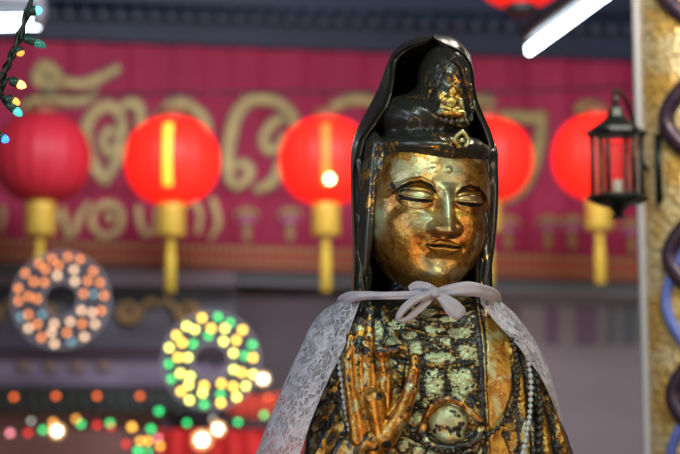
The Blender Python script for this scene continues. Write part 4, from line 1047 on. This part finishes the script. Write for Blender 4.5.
# small bulbs on the altar edge ----------------------------------------
def bulb_string(name, label, pts, Y, r=.011, sag=3):
    root = empty(name, P(pts[0][0], pts[0][1], Y), label, 'string lights', 'bulb strings on the altar')
    b = MB(); ps = sorted(pts, key=lambda p: p[0]); c = curve([(p[0], p[1] - 3) for p in ps], 12 * len(ps)); b.tube([P(p[0], p[1], Y + .02) for p in c], .004, 6); b.build('cable', M['cable'], root)
    for p in pts:
        me = BM[p[2]]; o = bpy.data.objects.new('bulb', me); COL.objects.link(o); o.parent = root; o.location = P(p[0], p[1], Y) - root.location
        s = p[3] if len(p) > 3 else 1; o.scale = (s, s, s)
    return root
BM = {k: bead_mesh('bulb', .011, pbr('bulb_' + k, tuple(.3 * x for x in c), .3, emit=c, es=e), 10) for k, (c, e) in
      dict(orange=((1, .16, .03), 3.0), red=((1, .03, .03), 2.4), green=((.03, .85, .22), 3.2), yellow=((1, .5, .06), 4), amber=((1, .40, .06), 3), pink=((1, .3, .36), 3), white=((.8, .8, .7), 1.6), blaze=((1, .86, .62), 16)).items()}
bulb_string('string_light', 'row of evenly spaced small orange bulbs along the dark altar beam', [(14, 397, 'orange'), (56, 396, 'orange'), (97, 396, 'orange'), (140, 396, 'orange'), (182, 394, 'orange'), (226, 396, 'orange', .8), (268, 397, 'orange', .8), (-28, 397, 'orange')], 7.6)
bulb_string('string_light', 'string of mixed green, red and amber bulbs across the bottom left',
   [(10, 433, 'pink', 1.1), (31, 421, 'white', .8), (28, 433, 'red'), (43, 430, 'green'), (53, 422, 'amber'), (76, 419, 'amber'), (81, 424, 'green'), (97, 425, 'red'), (110, 423, 'green'), (111, 427, 'red', .9), (159, 411, 'green', 1.1), (187, 423, 'green'), (238, 422, 'green'), (264, 415, 'green'), (213, 419, 'white', .8), (290, 418, 'amber', .8)], 7.4)
bulb_string('string_light', 'tight cluster of yellow, green and red bulbs at the bottom edge', [(126, 444, 'red'), (132, 427, 'yellow', 1.2), (140, 441, 'yellow'), (148, 441, 'yellow', 1.1), (151, 429, 'green', 1.1), (158, 438, 'pink', .9), (160, 446, 'yellow'), (138, 451, 'green', 1.2), (148, 452, 'green', .9)], 7.35)
HALO = bead_mesh('halo_shell', .021, pbr('halo_shell', (.8, .5, .3), .6, emit=(1, .55, .22), es=2.2, alpha=.35), 16)  # added glowing shell that paints a warm halo round each spot bulb
for px, py, s, y, lab in ((57, 431, 1.5, 7.5, 'bright white spot bulb at the lower left among the small bulbs'), (202, 440, 2.0, 7.5, 'largest bright white spot bulb in front of the red cloth'), (218, 429, 1.5, 7.55, 'smaller bright spot bulb touching the largest one on its right'), (263, 379, 1.35, 7.4, 'single bright white spot bulb right of the yellow-green ring')):
    root = empty('spot_bulb', P(px, py, y), lab, 'bulb', 'bright spot bulbs on the altar')
    h_ = bpy.data.objects.new('halo_shell', HALO); COL.objects.link(h_); h_.parent = root; h_.scale = (s,) * 3
    o = bpy.data.objects.new('glass_bulb', BM['blaze']); COL.objects.link(o); o.parent = root; o.scale = (s,) * 3
    b = MB(); c0 = P(px, py, y); b.tube([c0 + Vector((0, .008, 0)), c0 + Vector((0, .05, -.01))], [.012 * s, .009 * s], 10); b.build('bulb_holder', M['iron'], root)

# altar front on the left ------------------------------------------------
alt = empty('carved_altar', (P(150, 400, 8.2).x, 8.3, 0), 'dark carved altar front with gold scrollwork behind the ring lights', 'altar')
def at(px, py, Y): return P(px, py, Y)
def abox(name, x0, x1, y0, y1, Y, th, m, parent=alt):
    a, c = at(x0, y1, Y), at(x1, y0, Y); return MB().box(((a.x + c.x) / 2, Y + th / 2, (a.z + c.z) / 2), (c.x - a.x, th, c.z - a.z)).build(name, m, parent, smooth=False)
M['alt'] = pbr('altar_dark_wood', (.055, .045, .06), .5, var=.4, vscale=4)
abox('upper_beam', -90, 236, 272, 286, 8.1, .10, pbr('beam_brown', (.07, .04, .05), .5, var=.4, vscale=6))
abox('carved_panel', -90, 236, 286, 336, 8.25, .06, pbr('panel_slate', (.075, .07, .085), .6, var=.4, vscale=6))
abox('lower_beam', -90, 236, 336, 349, 8.05, .12, M['alt'])
abox('cloth_shelf', -90, 236, 349, 386, 8.15, .08, pbr('mauve_shelf_cloth', (.22, .17, .24), .8, var=.35, vscale=5))
abox('rail', -90, 300, 388, 412, 7.9, .08, pbr('green_black_rail', (.025, .035, .03), .5, var=.4, vscale=12))
abox('drape', -90, 160, 412, 520, 8.0, .1, pbr('umber_drape', (.20, .09, .075), .7, var=.5, vscale=4))
M['scroll'] = pbr('dull_gold_scroll', (.26, .16, .06), .5, .3)
for x0, s in ((128, 1), (188, -1), (-10, 1), (44, -1)):
    b = MB(); pts = [(x0 + s * (12 - 10 * k / 30) * math.cos(k * .42) , 312 + (12 - 10 * k / 30) * math.sin(k * .42)) for k in range(26)][::-1]
    b.tube([at(x, y, 8.22) for x, y in pts] + [at(x, y, 8.22) for x, y in curve([(x0 + s * 15, 306), (x0 + s * 22, 300), (x0 + s * 28, 306)], 14)], .015, 7)
    b.build('scrollwork', M['scroll'], alt)
b = MB()
for x0 in (20, 46, 73, 100): b.ball(at(x0 + 4, 367, 8.14), .045, 10, (1, .3, .6))
b.build('rosettes', pbr('dull_rosette', (.22, .14, .12), .6), alt)
b = MB()
for i in range(26): b.tube([at(-60 + i * 13, 389, 7.88), at(-60 + i * 13, 410, 7.88)], .010, 6)
b.build('balusters', pbr('baluster_dark', (.05, .05, .045), .5), alt)
# red cloth glowing by the spot bulbs
V = []; nx_, nz_ = 70, 26
for j in range(nz_):
    for i in range(nx_):
        px = 158 + 190 * i / (nx_ - 1); V.append(P(px, 429 + 345 * j / (nz_ - 1), 7.8 + .02 * math.sin(i * .9)))
V += [v + Vector((0, .02, 0)) for v in V]; f = grid_faces(nz_, nx_)
tag(mk('altar_cloth', V, [tuple(x) for x in np.vstack([f, f[:, ::-1] + nx_ * nz_])], pbr('scarlet_cloth', (.75, .03, .03), .7, var=.3, vscale=5)), 'scarlet altar cloth lit by the white spot bulbs at the bottom', 'cloth')
V = [P(228 + 60 * i / 29, 390 + 24 * j / 5 + 5 * math.sin(math.pi * i / 29), 7.72 + .012 * math.sin(i * 1.1)) for j in range(6) for i in range(30)]
V += [v + Vector((0, .02, 0)) for v in V]; f = grid_faces(6, 30)
mk('red_glow_swag', V, [tuple(x) for x in np.vstack([f, f[:, ::-1] + 180])], pbr('vermilion_glow_cloth', (.60, .06, .03), .7, var=.3, vscale=5), alt)  # swag added; its vermilion stands in for a red-orange glow
# dark niche between the altar and the statue
tag(MB().box((P(290, 340, 8.7).x, 8.72, 1.05), (1.2, .06, 2.1)).build('niche_board', pbr('grey_brown_board', (.075, .058, .066), .7, var=.3, vscale=3), smooth=False), 'plain dark grey-brown board standing behind the left lace panel', 'board')
b = MB()
for k in range(7): b.box(P(246 + 14 * k, 301, 8.66), (.03, .02, .09))
# coloured bunting strips on the right-hand wall
for px, w, c, lab in ((552, 11, (.17, .11, .16), 'leftmost purple cloth strip on the grey wall'), (587, 19, (.17, .11, .16), 'broad purple cloth strip on the grey wall, second in the row'), (612, 9, (.13, .15, .14), 'narrow dull green cloth strip on the grey wall'), (630, 13, (.10, .13, .13), 'dark teal cloth strip nearest the gold column'), (513, 12, (.17, .10, .12), 'dull maroon cloth strip just right of the cape')):
    V = []
    for j in range(9):
        for i in range(7):
            V.append(B_(px - w / 2 + w * i / 6, 306 + j * 4.7, -.12) + wn * .008 * math.sin(i * 1.6 + j * .3))
    V += [v + wn * .006 for v in V]; f = grid_faces(9, 7)
    tag(mk('hanging_strip', V, [tuple(x) for x in np.vstack([f, f[:, ::-1] + 63])], pbr('strip_cloth', c, .8, var=.2)), lab, 'cloth strip', 'cloth strips on the right-hand wall')

# ================================================================== LIGHT
def area(name, loc, target, sx, sy, col, watts):
    l = bpy.data.lights.new(name, 'AREA'); l.shape = 'RECTANGLE'; l.size = sx; l.size_y = sy; l.color = col; l.energy = watts
    o = bpy.data.objects.new(name, l); COL.objects.link(o); o.location = loc; o.rotation_euler = (Vector(target) - Vector(loc)).to_track_quat('-Z', 'Y').to_euler(); return o
area('tube_light_front', (.25, .35, 2.75), (.13, 2.1, 1.6), 1.2, .12, (.80, 1.0, .86), 22)
area('doorway_light', (-1.9, .3, 1.8), (.1, 2.1, 1.5), 1.2, 1.8, (.72, .84, 1.0), 24)
area('warm_hall_light', (1.7, .6, 1.5), (.13, 2.1, 1.5), .6, 1.0, (1.0, .66, .36), 11)
area('candle_light', (-.3, 1.0, .7), (.13, 2.1, 1.5), .5, .3, (1.0, .62, .30), 4)
area('hall_tube_1', (-.4, 5.4, 3.3), (-.4, 9, 2.2), 1.2, .1, (.85, .88, 1.0), 50)
area('hall_tube_2', (1.2, 5.6, 3.3), (1.0, 9, 2.2), 1.2, .1, (.85, .88, 1.0), 50)
area('wall_fill_light', (1.2, 5.6, 1.1), (1.1, 9, 1.6), 1.2, .4, (1, .93, .88), 22)  # unseen fill added to brighten the shadowed lower back wall
area('column_light', (.7, 2.6, 2.9), (.78, 3.7, 1.5), .6, .1, (1, .93, .80), 24)
w = bpy.data.worlds.new('world'); sc.world = w; w.use_nodes = True
bg = w.node_tree.nodes['Background']; bg.inputs[0].default_value = (.50, .52, .62, 1); bg.inputs[1].default_value = .25
sc.view_settings.view_transform = 'Standard'; sc.view_settings.look = 'None'; sc.view_settings.gamma = 1; sc.view_settings.use_curve_mapping = False
sc.view_settings.exposure = 0.0
